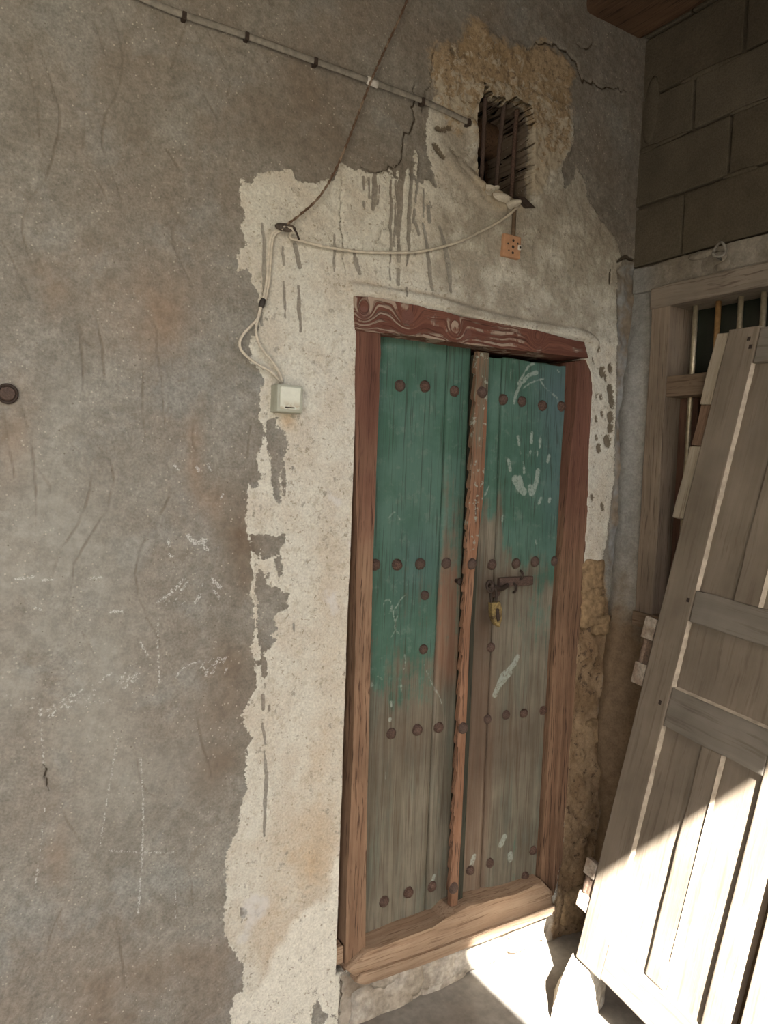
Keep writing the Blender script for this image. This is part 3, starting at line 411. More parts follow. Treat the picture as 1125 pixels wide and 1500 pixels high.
    c = m.mix(wm, c, wc)
    # straw mud around the little window
    mud = m.math('MULTIPLY', m.step(m.math('ADD', m.attr('mud'), m.math('ADD', m.math('MULTIPLY', m.math('SUBTRACT', nl, 0.5), 0.16), m.math('MULTIPLY', rag, 1.8))), -0.012, 0.020), 0.92)
    mc = m.mix(m.step(nl, 0.38, 0.6), (0.27, 0.195, 0.110), (0.35, 0.265, 0.165))
    mc = m.mix(m.math('MULTIPLY', m.step(m.noise(p, 60, 5, 0.7), 0.55, 0.63), 0.85), mc, (0.15, 0.11, 0.075))
    mc = m.mul(mc, nf, 0.75, 1.2)
    mz = m.math('ADD', xyz[2], m.math('MULTIPLY', m.math('SUBTRACT', nl, 0.5), 0.5))
    wf = m.math('MULTIPLY', m.step(m.math('ADD', m.noise(p, 34, 6, 0.72, 0.8), m.step(mz, 2.85, 2.40, 0.0, 0.22)), 0.56, 0.62), m.step(mz, 2.95, 2.75))
    mc = m.mix(m.math('MULTIPLY', wf, 0.8), mc, m.mul((0.47, 0.42, 0.325), nm, 0.8, 1.1))
    c = m.mix(mud, c, mc)
    # rubble and earth mortar beside and under the door
    rb = m.step(m.math('ADD', m.attr('rubble'), rag), -0.006, 0.008)
    rc = m.mix(m.step(nl, 0.4, 0.6), (0.20, 0.135, 0.078), (0.27, 0.195, 0.12))
    rc = m.mix(m.step(nm, 0.56, 0.66), rc, (0.10, 0.07, 0.045)); rc = m.mul(rc, nf, 0.8, 1.2)
    c = m.mix(rb, c, rc)
    bs = m.step(m.math('ADD', m.attr('base'), rag), -0.006, 0.008)
    bc = m.mix(m.step(nl, 0.42, 0.58), (0.26, 0.215, 0.165), (0.36, 0.32, 0.265))
    bc = m.mul(bc, nm, 0.75, 1.2)
    c = m.mix(bs, c, bc)
    # blue-grey mortar in the corner
    mo = m.step(m.math('ADD', m.attr('mortar'), rag), -0.006, 0.008)
    oc = m.mix(m.step(nl, 0.4, 0.6), (0.25, 0.255, 0.25), (0.20, 0.165, 0.125)); oc = m.mul(oc, nm, 0.75, 1.2)
    c = m.mix(mo, c, oc)
    fl = m.step(m.math('ADD', m.attr('fleck'), m.math('MULTIPLY', m.math('SUBTRACT', nm, 0.5), 0.05)), -0.008, 0.012)
    c = m.mix(m.math('MULTIPLY', fl, 0.6), c, m.mul((0.60, 0.60, 0.585), nm, 0.8, 1.1))
    # chalk
    ch = m.math('MULTIPLY', m.step(m.math('ADD', m.attr('chalk'), m.math('MULTIPLY', m.math('SUBTRACT', nf, 0.5), 0.012)), -0.0006, 0.0022), m.step(m.noise(p, 260, 2, 0.6), 0.40, 0.58))
    c = m.mix(m.math('MULTIPLY', ch, 0.75), c, (0.58, 0.58, 0.55))
    # open pits and cracks
    pt = m.step(m.math('ADD', m.attr('pit'), m.math('ADD', m.math('MULTIPLY', m.math('SUBTRACT', nr, 0.5), 0.030), m.math('MULTIPLY', m.math('SUBTRACT', nf, 0.5), 0.022))), -0.001, 0.003)
    c = m.mix(m.math('MULTIPLY', pt, 0.9), c, (0.115, 0.09, 0.06))
    ck = m.step(m.math('ADD', m.attr('crack'), m.math('MULTIPLY', m.math('SUBTRACT', nm, 0.5), 0.004)), -0.0012, 0.0008)
    c = m.mix(m.math('MULTIPLY', ck, 0.9), c, (0.05, 0.038, 0.026))
    m.col(c)
    h0 = m.math('MULTIPLY', m.math('MULTIPLY', nr, wm), -0.9)
    h = m.math('ADD', m.math('ADD', h0, m.math('MULTIPLY', nf, 0.35)), m.math('ADD', m.math('MULTIPLY', nm, 0.8), m.math('MULTIPLY', wm, 0.5)))
    h = m.math('SUBTRACT', h, m.math('ADD', m.math('MULTIPLY', ck, 1.2), m.math('MULTIPLY', cr, 0.35)))
    m.bump(h, 0.55, 0.005)
    return m.m
M_wall = wall_material()

def plaster2():
    m = Mat('side_wall_plaster', 0.95, 0.1); p = m.pos(); z = m.sep(p)[2]; y = m.sep(p)[1]
    nf = m.noise(p, 150, 4, 0.65); nm = m.noise(p, 36, 5, 0.62); nl = m.noise(p, 8, 5, 0.6)
    c = m.mix(m.step(nl, 0.4, 0.6), (0.19, 0.165, 0.13), (0.25, 0.225, 0.185))
    blue = m.math('MULTIPLY', m.step(y, -0.13, -0.03), m.step(m.math('ADD', z, m.math('MULTIPLY', nl, 0.5)), 1.35, 1.75))
    c = m.mix(m.math('MULTIPLY', blue, 0.75), c, (0.26, 0.265, 0.26))
    mud = m.step(m.math('ADD', z, m.math('MULTIPLY', m.math('SUBTRACT', nl, 0.5), 0.6)), 1.3, 1.0)
    c = m.mix(mud, c, (0.19, 0.135, 0.085))
    c = m.mul(c, nm, 0.8, 1.15); c = m.mul(c, nf, 0.82, 1.15)
    m.col(c); m.bump(m.math('ADD', nm, m.math('MULTIPLY', nf, 0.4)), 0.6, 0.006); return m.m
M_side = plaster2()

def block_mat():
    m = Mat('concrete_block_face', 0.95, 0.1); p = m.pos(); r = m.rand()
    nf = m.noise(p, 200, 3, 0.6); nm = m.noise(p, 30, 5, 0.6); nl = m.noise(p, 6, 4, 0.6)
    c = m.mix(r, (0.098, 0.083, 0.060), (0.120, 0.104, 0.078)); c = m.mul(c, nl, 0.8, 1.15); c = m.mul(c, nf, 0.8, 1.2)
    m.col(c); m.bump(m.math('ADD', m.math('MULTIPLY', nf, 0.5), nm), 0.5, 0.005); return m.m
M_block = block_mat()
M_yard = simple('yard_mud_plaster', (0.225, 0.195, 0.16), 0.95, 0.05, sc=8)
M_joint = simple('joint_mortar', (0.095, 0.080, 0.060), 0.95, 0.05)
M_dark = simple('dark_room', (0.012, 0.010, 0.008), 1.0, 0.0, bump=0)  # near-black colour stands in for the darkness of unlit rooms
M_mudstone = simple('ochre_stone', (0.25, 0.175, 0.10), 0.95, 0.1, var=0.4, sc=60, bump=0.7, c2=(0.22, 0.155, 0.09))
M_greystone = simple('grey_stone', (0.33, 0.29, 0.235), 0.95, 0.1, var=0.35, sc=50, bump=0.7, c2=(0.40, 0.37, 0.32))
M_floor = simple('pale_floor', (0.25, 0.234, 0.208), 0.95, 0.1, var=0.2, sc=30, bump=0.5, c2=(0.215, 0.195, 0.168))
M_roofwood = wood('roof_wood', (0.105, 0.062, 0.038), (0.135, 0.083, 0.050), (0.05, 0.03, 0.02), axis='y')
M_roof = wood('roof_boards', (0.10, 0.068, 0.045), (0.13, 0.09, 0.06), (0.045, 0.03, 0.02), axis='x')

def red_paint(m, p, c, g1, g2, big):
    z = m.sep(p)[2]
    f = m.math('ADD', z, m.math('MULTIPLY', m.math('SUBTRACT', big, 0.5), 0.9))
    red = m.mix(m.step(g1, 0.3, 0.7), (0.105, 0.048, 0.033), (0.165, 0.080, 0.055))
    c = m.mix(m.step(f, 1.25, 1.75), c, red)
    c = m.mix(m.math('MULTIPLY', m.step(g2, 0.58, 0.70), 0.8), c, (0.055, 0.026, 0.018))
    return c
M_frame = wood('frame_wood', (0.19, 0.115, 0.072), (0.26, 0.168, 0.108), (0.085, 0.050, 0.032), axis='z', paint_fn=red_paint, bump=0.8)
M_framed = wood('dark_frame_wood', (0.150, 0.088, 0.054), (0.225, 0.140, 0.088), (0.062, 0.036, 0.023), axis='z', paint_fn=red_paint, bump=0.8)
def lintel_mat():
    m = Mat('lintel_wood', 0.8, 0.2); p = m.pos()
    # fibres bend round two knots
    q = p
    for kx, kz, kr in ((0.995, 1.995, 0.022), (1.135, 2.005, 0.026), (1.30, 1.985, 0.02), (1.62, 2.0, 0.02)):
        d = m.n.new('ShaderNodeVectorMath'); d.operation = 'DISTANCE'; m.put(d.inputs[0], p); d.inputs[1].default_value = (kx, -0.01, kz)
        f = m.step(d.outputs['Value'], kr * 2.6, 0.0, 0.0, 1.0)
        off = m.n.new('ShaderNodeVectorMath'); off.operation = 'SCALE'; off.inputs[0].default_value = (0.0, 0.0, 0.05); m.put(off.inputs['Scale'], f)
        q = m.vadd(q, off.outputs[0])
    warp = m.noise(p, 7, 2, 0.5, color=True); q = m.vadd(q, m.scale(warp, (0.05, 0.0, 0.03)))
    g1 = m.noise(m.scale(q, (2.0, 6, 60)), 1.5, 5, 0.6); g2 = m.noise(m.scale(q, (2.0, 6, 70)), 3.0, 3, 0.5)
    big = m.noise(p, 9, 4, 0.6)
    c = m.mix(m.step(g1, 0.35, 0.65), (0.115, 0.047, 0.033), (0.185, 0.082, 0.057))
    c = m.mix(m.math('MULTIPLY', m.step(g2, 0.56, 0.68), 0.8), c, (0.06, 0.026, 0.018))
    px = m.sep(p)[0]
    flake = m.math('MULTIPLY', m.step(g1, 0.47, 0.53), m.step(m.math('ADD', big, m.step(px, 1.35, 1.0, 0.0, 0.07)), 0.50, 0.56))
    c = m.mix(m.math('MULTIPLY', flake, 0.85), c, (0.36, 0.285, 0.225))
    for kx, kz, kr in ((0.995, 1.995, 0.022), (1.135, 2.005, 0.024), (1.345, 1.985, 0.018)):
        d = m.n.new('ShaderNodeVectorMath'); d.operation = 'DISTANCE'; m.put(d.inputs[0], m.vadd(p, m.scale(warp, (0.012, 0, 0.012)))); d.inputs[1].default_value = (kx + 0.006, -0.01, kz + 0.006)
        c = m.mix(m.math('MULTIPLY', m.step(d.outputs['Value'], kr, kr * 0.75), 0.8), c, (0.15, 0.072, 0.058))
    m.col(c); m.bump(m.math('ADD', g1, m.math('MULTIPLY', flake, 0.8)), 0.8, 0.005); return m.m
M_lintel = lintel_mat()
M_thresh = wood('threshold_wood', (0.30, 0.205, 0.135), (0.37, 0.27, 0.185), (0.19, 0.120, 0.075), axis='x', bump=0.7)

def door_mat():
    m = Mat('worn_green_door_wood', 0.75, 0.22); p = m.pos()
    pv = m.scale(p, (26, 26, 1.3)); g1 = m.noise(pv, 1.6, 6, 0.62, 0.5); g2 = m.noise(m.scale(p, (90, 90, 2.2)), 2.0, 4, 0.6)
    big = m.noise(p, 7, 5, 0.6); mid = m.noise(p, 30, 5, 0.65)
    bare = m.mix(m.step(g1, 0.35, 0.65), (0.120, 0.106, 0.078), (0.185, 0.168, 0.130))
    bare = m.mix(m.math('MULTIPLY', m.step(m.noise(m.scale(p, (14, 14, 2.0)), 1.5, 4, 0.6), 0.5, 0.65), 0.35), bare, (0.085, 0.118, 0.100))
    bare = m.mix(m.math('MULTIPLY', m.step(g2, 0.5, 0.66), 0.65), bare, (0.085, 0.064, 0.043)); bare = m.mul(bare, big, 0.8, 1.2)
    rd = m.mix(m.step(g1, 0.35, 0.65), (0.17, 0.085, 0.052), (0.22, 0.13, 0.085))
    bare = m.mix(m.attr('red'), bare, rd)
    gr = m.mix(m.step(big, 0.38, 0.62), (0.050, 0.120, 0.088), (0.072, 0.150, 0.120))
    gr = m.mix(m.math('MULTIPLY', m.step(mid, 0.55, 0.68), 0.5), gr, (0.130, 0.190, 0.160))
    gr = m.mix(m.attr('blue'), gr, (0.075, 0.130, 0.142))
    gr = m.mix(m.math('MULTIPLY', m.step(g2, 0.52, 0.66), 0.7), gr, (0.034, 0.055, 0.040))
    pm = m.math('ADD', m.attr('paint'), m.math('ADD', m.math('MULTIPLY', m.math('SUBTRACT', g1, 0.5), 1.5), m.math('MULTIPLY', m.math('SUBTRACT', mid, 0.5), 0.7)))
    c = m.mix(m.math('MULTIPLY', m.step(pm, 0.30, 0.72), 0.93), bare, gr)
    c = m.mix(m.attr('grime'), c, m.mul((0.075, 0.048, 0.032), big, 0.8, 1.2))
    ch = m.math('MULTIPLY', m.step(m.math('ADD', m.attr('chalk'), m.math('MULTIPLY', m.math('SUBTRACT', mid, 0.5), 0.014)), -0.0015, 0.003), m.step(m.noise(p, 130, 3, 0.6), 0.22, 0.56))
    c = m.mix(m.math('MULTIPLY', ch, 0.60), c, (0.38, 0.44, 0.39))
    m.col(c); m.bump(m.math('ADD', g1, m.math('MULTIPLY', g2, 0.6)), 0.45, 0.004); return m.m
M_door = door_mat()
def post_paint(m, p, c, g1, g2, big):
    z = m.sep(p)[2]; f = m.math('ADD', z, m.math('MULTIPLY', m.math('SUBTRACT', big, 0.5), 0.5))
    c = m.mix(m.math('MULTIPLY', m.step(f, 1.55, 1.72), m.step(g1, 0.35, 0.6)), c, (0.13, 0.125, 0.09))
    c = m.mix(m.math('MULTIPLY', m.step(m.noise(p, 50, 4, 0.6), 0.58, 0.64), m.step(f, 1.3, 1.5)), c, (0.26, 0.27, 0.22))
    return c
M_post = wood('post_wood', (0.20, 0.105, 0.062), (0.26, 0.15, 0.095), (0.07, 0.042, 0.03), axis='z', paint_fn=post_paint, bump=0.7)
M_postd = wood('dark_post_side', (0.035, 0.036, 0.026), (0.05, 0.05, 0.036), (0.02, 0.018, 0.014), axis='z')  # near-black: the shadow beside the post is put into this colour
def iron_mat():
    m = Mat('rusty_iron', 0.75, 0.3, 0.15); p = m.pos(True); n = m.noise(p, 260, 5, 0.65); r = m.rand()
    c = m.mix(m.step(n, 0.4, 0.65), (0.070, 0.042, 0.031), (0.150, 0.090, 0.068)); c = m.mix(m.math('MULTIPLY', r, 0.6), c, (0.085, 0.066, 0.056))
    m.col(c); m.bump(n, 0.8, 0.003); return m.m
M_iron = iron_mat()
M_irond = simple('dark_iron', (0.045, 0.032, 0.025), 0.7, 0.3, 0.2, sc=120)
M_brass = simple('old_brass', (0.24, 0.18, 0.075), 0.6, 0.35, 0.3, sc=160, var=0.5, c2=(0.10, 0.068, 0.036))
M_cable = simple('dirty_white_cable', (0.50, 0.455, 0.37), 0.7, 0.25, sc=60, var=0.25, bump=0.1)
M_cableg = simple('grey_flat_cable', (0.215, 0.20, 0.17), 0.75, 0.2, sc=60, bump=0.15)
M_cableb = simple('brown_cable', (0.12, 0.085, 0.055), 0.75, 0.2, sc=60)
M_tape = simple('black_tape', (0.04, 0.035, 0.03), 0.7, 0.25, sc=90)
M_knot = simple('perished_tape', (0.075, 0.06, 0.048), 0.8, 0.2, sc=120, c2=(0.16, 0.125, 0.10), bump=0.6)
M_tapew = simple('white_tape', (0.62, 0.60, 0.55), 0.7, 0.2, sc=60, var=0.15)
M_rope = simple('brown_rope', (0.13, 0.085, 0.058), 0.9, 0.1, sc=150, c2=(0.24, 0.18, 0.13))
M_switch = simple('grey_green_plastic', (0.36, 0.37, 0.30), 0.5, 0.35, sc=30, var=0.12, bump=0.05)
def rocker_mat():
    m = Mat('pale_rocker_plastic', 0.45, 0.4); p = m.pos(); z = m.sep(p)[2]; n = m.noise(p, 70, 5, 0.65)
    f = m.math('MULTIPLY', m.step(z, 1.752, 1.726), m.step(n, 0.38, 0.62))
    m.col(m.mix(m.math('MULTIPLY', f, 0.7), m.mul((0.60, 0.62, 0.53), n, 0.92, 1.06), (0.30, 0.22, 0.12))); return m.m
M_rocker = rocker_mat()
M_socket = simple('faded_orange_plastic', (0.44, 0.25, 0.145), 0.6, 0.3, sc=50, var=0.15, bump=0.05)
def lean_wood(name, base, light, dark):
    def fn(m, p, c, g1, g2, big):
        n = m.noise(p, 22, 5, 0.65); return m.mix(m.math('MULTIPLY', m.step(n, 0.56, 0.70), 0.35), c, (0.215, 0.185, 0.15))
    return fn
M_lean = wood('weathered_door_wood', (0.205, 0.168, 0.126), (0.235, 0.195, 0.150), (0.175, 0.140, 0.103), axis='y', obj=True, grain=0.5, paint_fn=lean_wood('', 0, 0, 0), bump=0.35)
M_leanx = wood('weathered_rail_wood', (0.195, 0.172, 0.140), (0.225, 0.200, 0.165), (0.160, 0.137, 0.107), axis='x', obj=True, grain=0.5, paint_fn=lean_wood('', 0, 0, 0), bump=0.35)
M_bead = simple('pale_bead_wood', (0.40, 0.345, 0.27), 0.8, 0.2, sc=30, obj=True, bump=0.2)  # paler than the leaf: light caught by the chamfers is painted in
M_batten = wood('pale_batten_wood', (0.34, 0.285, 0.21), (0.40, 0.34, 0.26), (0.23, 0.18, 0.13), axis='y', obj=True, bump=0.3)
M_battenb = wood('brown_batten_wood', (0.17, 0.105, 0.070), (0.21, 0.135, 0.09), (0.10, 0.06, 0.04), axis='y', obj=True, bump=0.3)
M_hinge = simple('pale_rusty_hinge', (0.36, 0.305, 0.245), 0.7, 0.3, 0.1, sc=110, obj=True, bump=0.5, c2=(0.27, 0.205, 0.155))
M_hinged = simple('dark_hinge_knuckle', (0.16, 0.11, 0.08), 0.7, 0.3, 0.2, sc=140, obj=True, bump=0.6)
M_winframe = wood('window_frame_wood', (0.20, 0.155, 0.115), (0.25, 0.20, 0.15), (0.12, 0.09, 0.065), axis='z', bump=0.4)
M_winhead = wood('window_head_wood', (0.185, 0.152, 0.118), (0.225, 0.19, 0.15), (0.13, 0.10, 0.075), axis='y', bump=0.4)
M_winrail = wood('window_rail_wood', (0.19, 0.135, 0.09), (0.24, 0.175, 0.12), (0.13, 0.085, 0.055), axis='y', bump=0.4)
M_shutter = wood('red_shutter_wood', (0.13, 0.07, 0.048), (0.17, 0.095, 0.065), (0.07, 0.038, 0.026), axis='z', bump=0.4)
M_bar = simple('worn_brass_bar', (0.42, 0.36, 0.25), 0.42, 0.5, 0.55, sc=60, var=0.3, bump=0.1)
M_barr = simple('rusty_bar', (0.33, 0.19, 0.075), 0.5, 0.5, 0.4, sc=60, var=0.3, bump=0.1)
def glass_mat():
    m = Mat('dusty_dark_glass', 0.25, 0.5); p = m.pos(); n = m.noise(m.scale(p, (20, 20, 1.5)), 1.5, 4, 0.6)  # opaque dark pane with faint greenish upright streaks
    m.col(m.mix(n, (0.012, 0.014, 0.010), (0.03, 0.038, 0.028))); return m.m
M_glass = glass_mat()

# ================================================================== back wall with the door
g = Grid(-0.16, 2.085, -0.06, 3.36, 0.004)
P = DATA['poly']; K = DATA['strokes']
white = g.poly_sd(P['white'])
for e in P['excl']:
    white = np.minimum(white, -g.poly_sd(e, 0.03) - 0.0015)
white = np.maximum(white, g.strokes(K['whitestreak']))
mud = g.poly_sd(P['mud']); rubble = g.poly_sd(P['rubble']); base = g.poly_sd(P['base']); mortar = g.poly_sd(P['mortar']); bright = g.poly_sd(P['bright'])
crease = g.strokes(K['crease'], 0.03, 0.0016, 0.03, 0.9); crack = g.strokes([[q, w * 0.62] for q, w in K['crack']], 0.03, 0.0042, 0.012, 0.7); chalk = g.strokes(K['chalk']); drip = g.strokes(K['drip'], 0.03, 0.0012, 0.02, 0.5); fleck = g.strokes(K['fleck']); pit = g.strokes(K['pit'])  # drip strokes also hold the painted shadow stripe beside the switch flex
ridge = g.strokes(K['ridge'], 0.04); lip = g.strokes(K['lip'], 0.05)
n1 = fbm(g.X, g.Z, 0.12, 5, 4)
def patchy(b): return np.clip(b * (0.75 + 1.1 * n1), 0, 1)
rust = patchy(0.6 * g.blob(0.455, 1.93, 0.09, 0.10) + 0.55 * g.blob(0.16, 1.66, 0.04, 0.12) + 0.6 * g.blob(0.555, 1.60, 0.022, 0.09) + 0.35 * g.blob(0.60, 1.49, 0.04, 0.06) + 0.45 * g.blob(0.26, 0.62, 0.03, 0.12) + 0.5 * g.blob(0.22, 1.93, 0.06, 0.06) + 0.4 * g.blob(0.33, 1.98, 0.05, 0.1) + 0.3 * g.blob(0.3, 0.33, 0.35, 0.10))
dirt = patchy(0.8 * g.blob(0.66, 1.13, 0.07, 0.26) + 0.45 * g.blob(0.42, 0.26, 0.22, 0.15) + 0.6 * g.blob(0.68, 1.40, 0.045, 0.20) + 0.5 * g.blob(0.62, 0.82, 0.09, 0.14) + 0.30 * sstep(g.Z, 2.0, 2.6) + 0.3 * g.blob(0.9, 2.45, 0.2, 0.15))  # brown stains, plus a browner tone rising towards the wall top
pale = patchy(0.55 * g.blob(0.30, 1.35, 0.18, 0.28) + 0.5 * g.blob(0.22, 1.16, 0.12, 0.25) + 0.4 * g.blob(0.27, 1.72, 0.04, 0.07) + 0.3 * g.blob(0.42, 0.85, 0.2, 0.2) + 0.35 * g.blob(0.72, 2.15, 0.04, 0.12))
rustw = patchy(0.9 * g.blob(0.86, 0.56, 0.10, 0.15) + 0.5 * g.blob(0.93, 0.83, 0.06, 0.10) + 0.9 * g.blob(0.79, 1.695, 0.022, 0.02) + 0.45 * g.blob(0.80, 0.33, 0.05, 0.12) + 0.4 * g.blob(0.95, 1.2, 0.05, 0.2))
lipd = sstep(lip, -0.020, -0.008) * sstep(lip, 0.004, -0.006) * (g.Z > 2.045 - 0.0)
rustw = np.clip(rustw + 0.55 * lipd * (0.7 + n1), 0, 1)
dull = np.clip(sstep(g.X, 1.12, 1.32) * sstep(g.Z, 2.02, 2.06) * (0.85 + 0.7 * n1), 0, 1)  # whitewash darkened at upper right, painting in the dimmer light there
# relief
hgt = 0.010 * fbm(g.X, g.Z, 0.55, 11, 3) + 0.0022 * fbm(g.X, g.Z, 0.07, 12, 4) + 0.0009 * fbm(g.X, g.Z, 0.016, 13, 2)
rag = 0.010 * fbm(g.X, g.Z, 0.03, 31, 3)
wmask = sstep(white + rag, -0.003, 0.003)
hgt += 0.0018 * wmask + wmask * (0.0020 * fbm(g.X, g.Z, 0.022, 14, 3) + 0.0030 * fbm(g.X + 0.5 * g.Z, g.Z - 0.5 * g.X, 0.06, 19, 4, 0.65))
mudm = sstep(mud + 1.5 * rag, -0.008, 0.012)
hgt += mudm * (0.002 + 0.007 * fbm(g.X, g.Z, 0.05, 15, 5, 0.75))
rbm = sstep(rubble + rag, -0.01, 0.01); bsm = sstep(base + rag, -0.01, 0.01); mom = sstep(mortar + rag, -0.01, 0.01)
hgt += rbm * (-0.006 + 0.020 * fbm(g.X, g.Z, 0.07, 16, 4, 0.55)) + bsm * (-0.004 + 0.018 * fbm(g.X, g.Z, 0.09, 17, 4, 0.5)) + mom * 0.016 * fbm(g.X, g.Z, 0.06, 18, 3)
hgt += 0.013 * sstep(ridge, -0.016, 0.006)
hgt += -0.0015 * sstep(crease, -0.004, 0.001) - 0.006 * sstep(crack, -0.003, 0.001) - 0.005 * sstep(pit + 0.3 * rag, -0.004, 0.004) - 0.0015 * sstep(drip, -0.002, 0.002)
frame_out = [(0.972, 2.030), (1.242, 2.034), (1.46, 2.028), (1.666, 2.022), (1.82, 2.018), (1.842, 1.965), (1.868, 1.93), (1.880, 1.88), (1.875, 1.694), (1.885, 1.467), (1.882, 1.236), (1.871, 1.005), (1.865, 0.772), (1.856, 0.537), (1.848, 0.276), (1.80, 0.137), (1.06, 0.142), (1.018, 0.175), (1.014, 0.45), (1.018, 0.80), (1.013, 1.1), (1.008, 1.372), (0.992, 1.7), (0.982, 1.945)]
fsd = g.poly_sd(frame_out, 0.05) + 0.4 * rag
near = sstep(-fsd, 0.045, 0.0)
hgt = hgt * (1 - 0.6 * near) + 0.004 * near          # plaster dressed up to the frame
hgt = hgt + 0.012 * sstep(lip, -0.010, 0.005)
hgt = hgt * (1 - sstep(fsd, -0.002, 0.004)) - 0.016 * sstep(fsd, -0.002, 0.004)
pos = np.stack([g.X, -hgt, g.Z], -1)
winpoly = DATA['window']; doorhole = [(0.985, 0.165), (1.835, 0.165), (1.835, 2.02), (0.985, 2.02)]
cxy = np.stack([g.X[:-1, :-1] + .002, g.Z[:-1, :-1] + .002])
gc = Grid(g.x0 + .002, g.xs[-1] - .002, g.z0 + .002, g.zs[-1] - .002, 0.004)
gc.X, gc.Z = cxy; gc.shape = gc.X.shape
keep = ~(gc.inside(winpoly) | gc.inside(doorhole))
attrs = dict(white=white, mud=mud, rubble=rubble, base=base, mortar=mortar, bright=bright, crease=crease, crack=crack, chalk=chalk, drip=drip, fleck=fleck, pit=pit, rust=rust, dirt=dirt, pale=pale, rustw=rustw, dull=dull)
wall_back = grid_mesh('wall_back', g, pos, keep, attrs, M_wall, None, reveal=[0.02, 0.05, 0.08, 0.11, 0.16, 0.22], edge_noise=0.0028)
structure(wall_back, 'old grey plaster wall with a ragged whitewashed patch around the green door', 'wall')
def far_attrs(o):
    for k in attrs:
        at = o.data.attributes.new(k, 'FLOAT', 'POINT'); v = 0.0 if k in ('rust', 'dirt', 'pale', 'rustw', 'dull') else -0.06
        at.data.foreach_set('value', [v] * len(o.data.vertices))
# the same wall carries on to the left, outside the photograph; and behind the skin is its thickness
o = bm_obj('plaster_wing', box_bm((-3.2, 0.0, -0.06), (-0.155, 0.25, 3.36), 0.0), M_wall, wall_back); far_attrs(o); o['kind'] = 'structure'
dk = bmesh.new()
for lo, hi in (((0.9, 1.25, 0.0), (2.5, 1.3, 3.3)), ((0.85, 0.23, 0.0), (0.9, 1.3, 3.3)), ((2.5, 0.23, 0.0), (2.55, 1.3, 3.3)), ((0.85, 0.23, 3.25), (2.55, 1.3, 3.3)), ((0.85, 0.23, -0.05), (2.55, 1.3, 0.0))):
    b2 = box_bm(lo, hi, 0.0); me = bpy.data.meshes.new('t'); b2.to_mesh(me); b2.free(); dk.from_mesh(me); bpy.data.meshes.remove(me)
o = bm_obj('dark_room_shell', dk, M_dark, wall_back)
for i, (x, z, w, h) in enumerate(DATA['stones']):
    if i in (4, 6, 8): continue
    o = bm_obj('stone', block_stone(w * 0.92, 0.05 if i < 4 else 0.036, h * 0.84, 40 + i), M_mudstone, wall_back, True); o.location = (x, 0.012 if i < 4 else 0.016, z)
for i, (x, z, w, h) in enumerate(DATA['basestones']):
    o = bm_obj('stone', block_stone(w * 1.25, 0.05, h * 1.1, 70 + i), M_greystone, wall_back, True); o.location = (x, 0.017, z)

# ------------------------------------------------------------------ floor, ceiling
fl = Grid(-3.2, 2.3, -3.2, 0.02, 0.02)
h = 0.006 * fbm(fl.X, fl.Z, 0.25, 61, 4)
floor = grid_mesh('floor', fl, np.stack([fl.X, fl.Z, h], -1), np.ones((fl.shape[0] - 1, fl.shape[1] - 1), bool), {}, M_floor)
structure(floor, 'pale sunlit floor at the foot of the wall below the door', 'floor')
o = bm_obj('open_ground', box_bm((-14, -16, -0.2), (14, -3.19, 0.0), 0.0), M_floor, floor); o['kind'] = 'structure'
HC = 3.33; XLW = -2.4; XHB = 0.35; ZHB = 2.5; XPR = -0.2; ZPR = 2.6; JUT = 2.2; YE = -(HC - 0.089) / 1.052
ceiling = bm_obj('ceiling', box_bm((-3.2, YE, HC), (2.6, 0.3, HC + 0.16), 0.0), M_roof)
structure(ceiling, 'dark brown timber ceiling in the top right corner', 'ceiling')
XJ = 1.464 - 0.45 / 1.052 * (HC - 0.02)
bm_obj('eave_board', box_bm((-3.2, YE - JUT, HC), (XJ, YE + 0.01, HC + 0.06), 0.0), M_roof, ceiling)  # unseen eave jut, shaped to bound the sun patch and shade the floor
o = bm_obj('ceiling_beam', box_bm((1.77, -2.9, 3.045), (2.035, 0.06, 3.332), 0.02, 0.006, 12, 5), M_roofwood, ceiling)
for y in (-0.75, -2.15, -2.8):
    bm_obj('ceiling_beam', box_bm((-3.1, y - 0.07, 3.16), (1.76, y + 0.07, 3.335), 0.015), M_roofwood, ceiling)
bm_obj('header_beam', box_bm((XHB, -1.52, ZHB), (2.05, -1.38, 3.335), 0.015), M_roofwood, ceiling)  # unseen beam, added to cut sky light at the top right

# unseen walls, added to hold back sky light from the porch
yard = bm_obj('wall_front', box_bm((0.6, -7.4, -0.06), (9.0, -7.0, 3.6), 0.0), M_yard); structure(yard, 'mud plastered wall across the yard, behind the viewer', 'wall')
left = bm_obj('wall_left', box_bm((XLW - 0.3, -3.1, -0.06), (XLW, 0.02, 3.36), 0.0), M_yard); structure(left, 'mud plastered end wall of the porch, outside the photograph on the left', 'wall')  # added to weaken light arriving from the left
pier = bm_obj('trim_1', box_bm((XPR, -3.3, -0.06), (2.4, -3.05, ZPR), 0.0), M_yard); structure(pier, 'mud plastered pier closing the right front of the porch, behind the viewer', 'pier')  # added to dim the right side of the porch
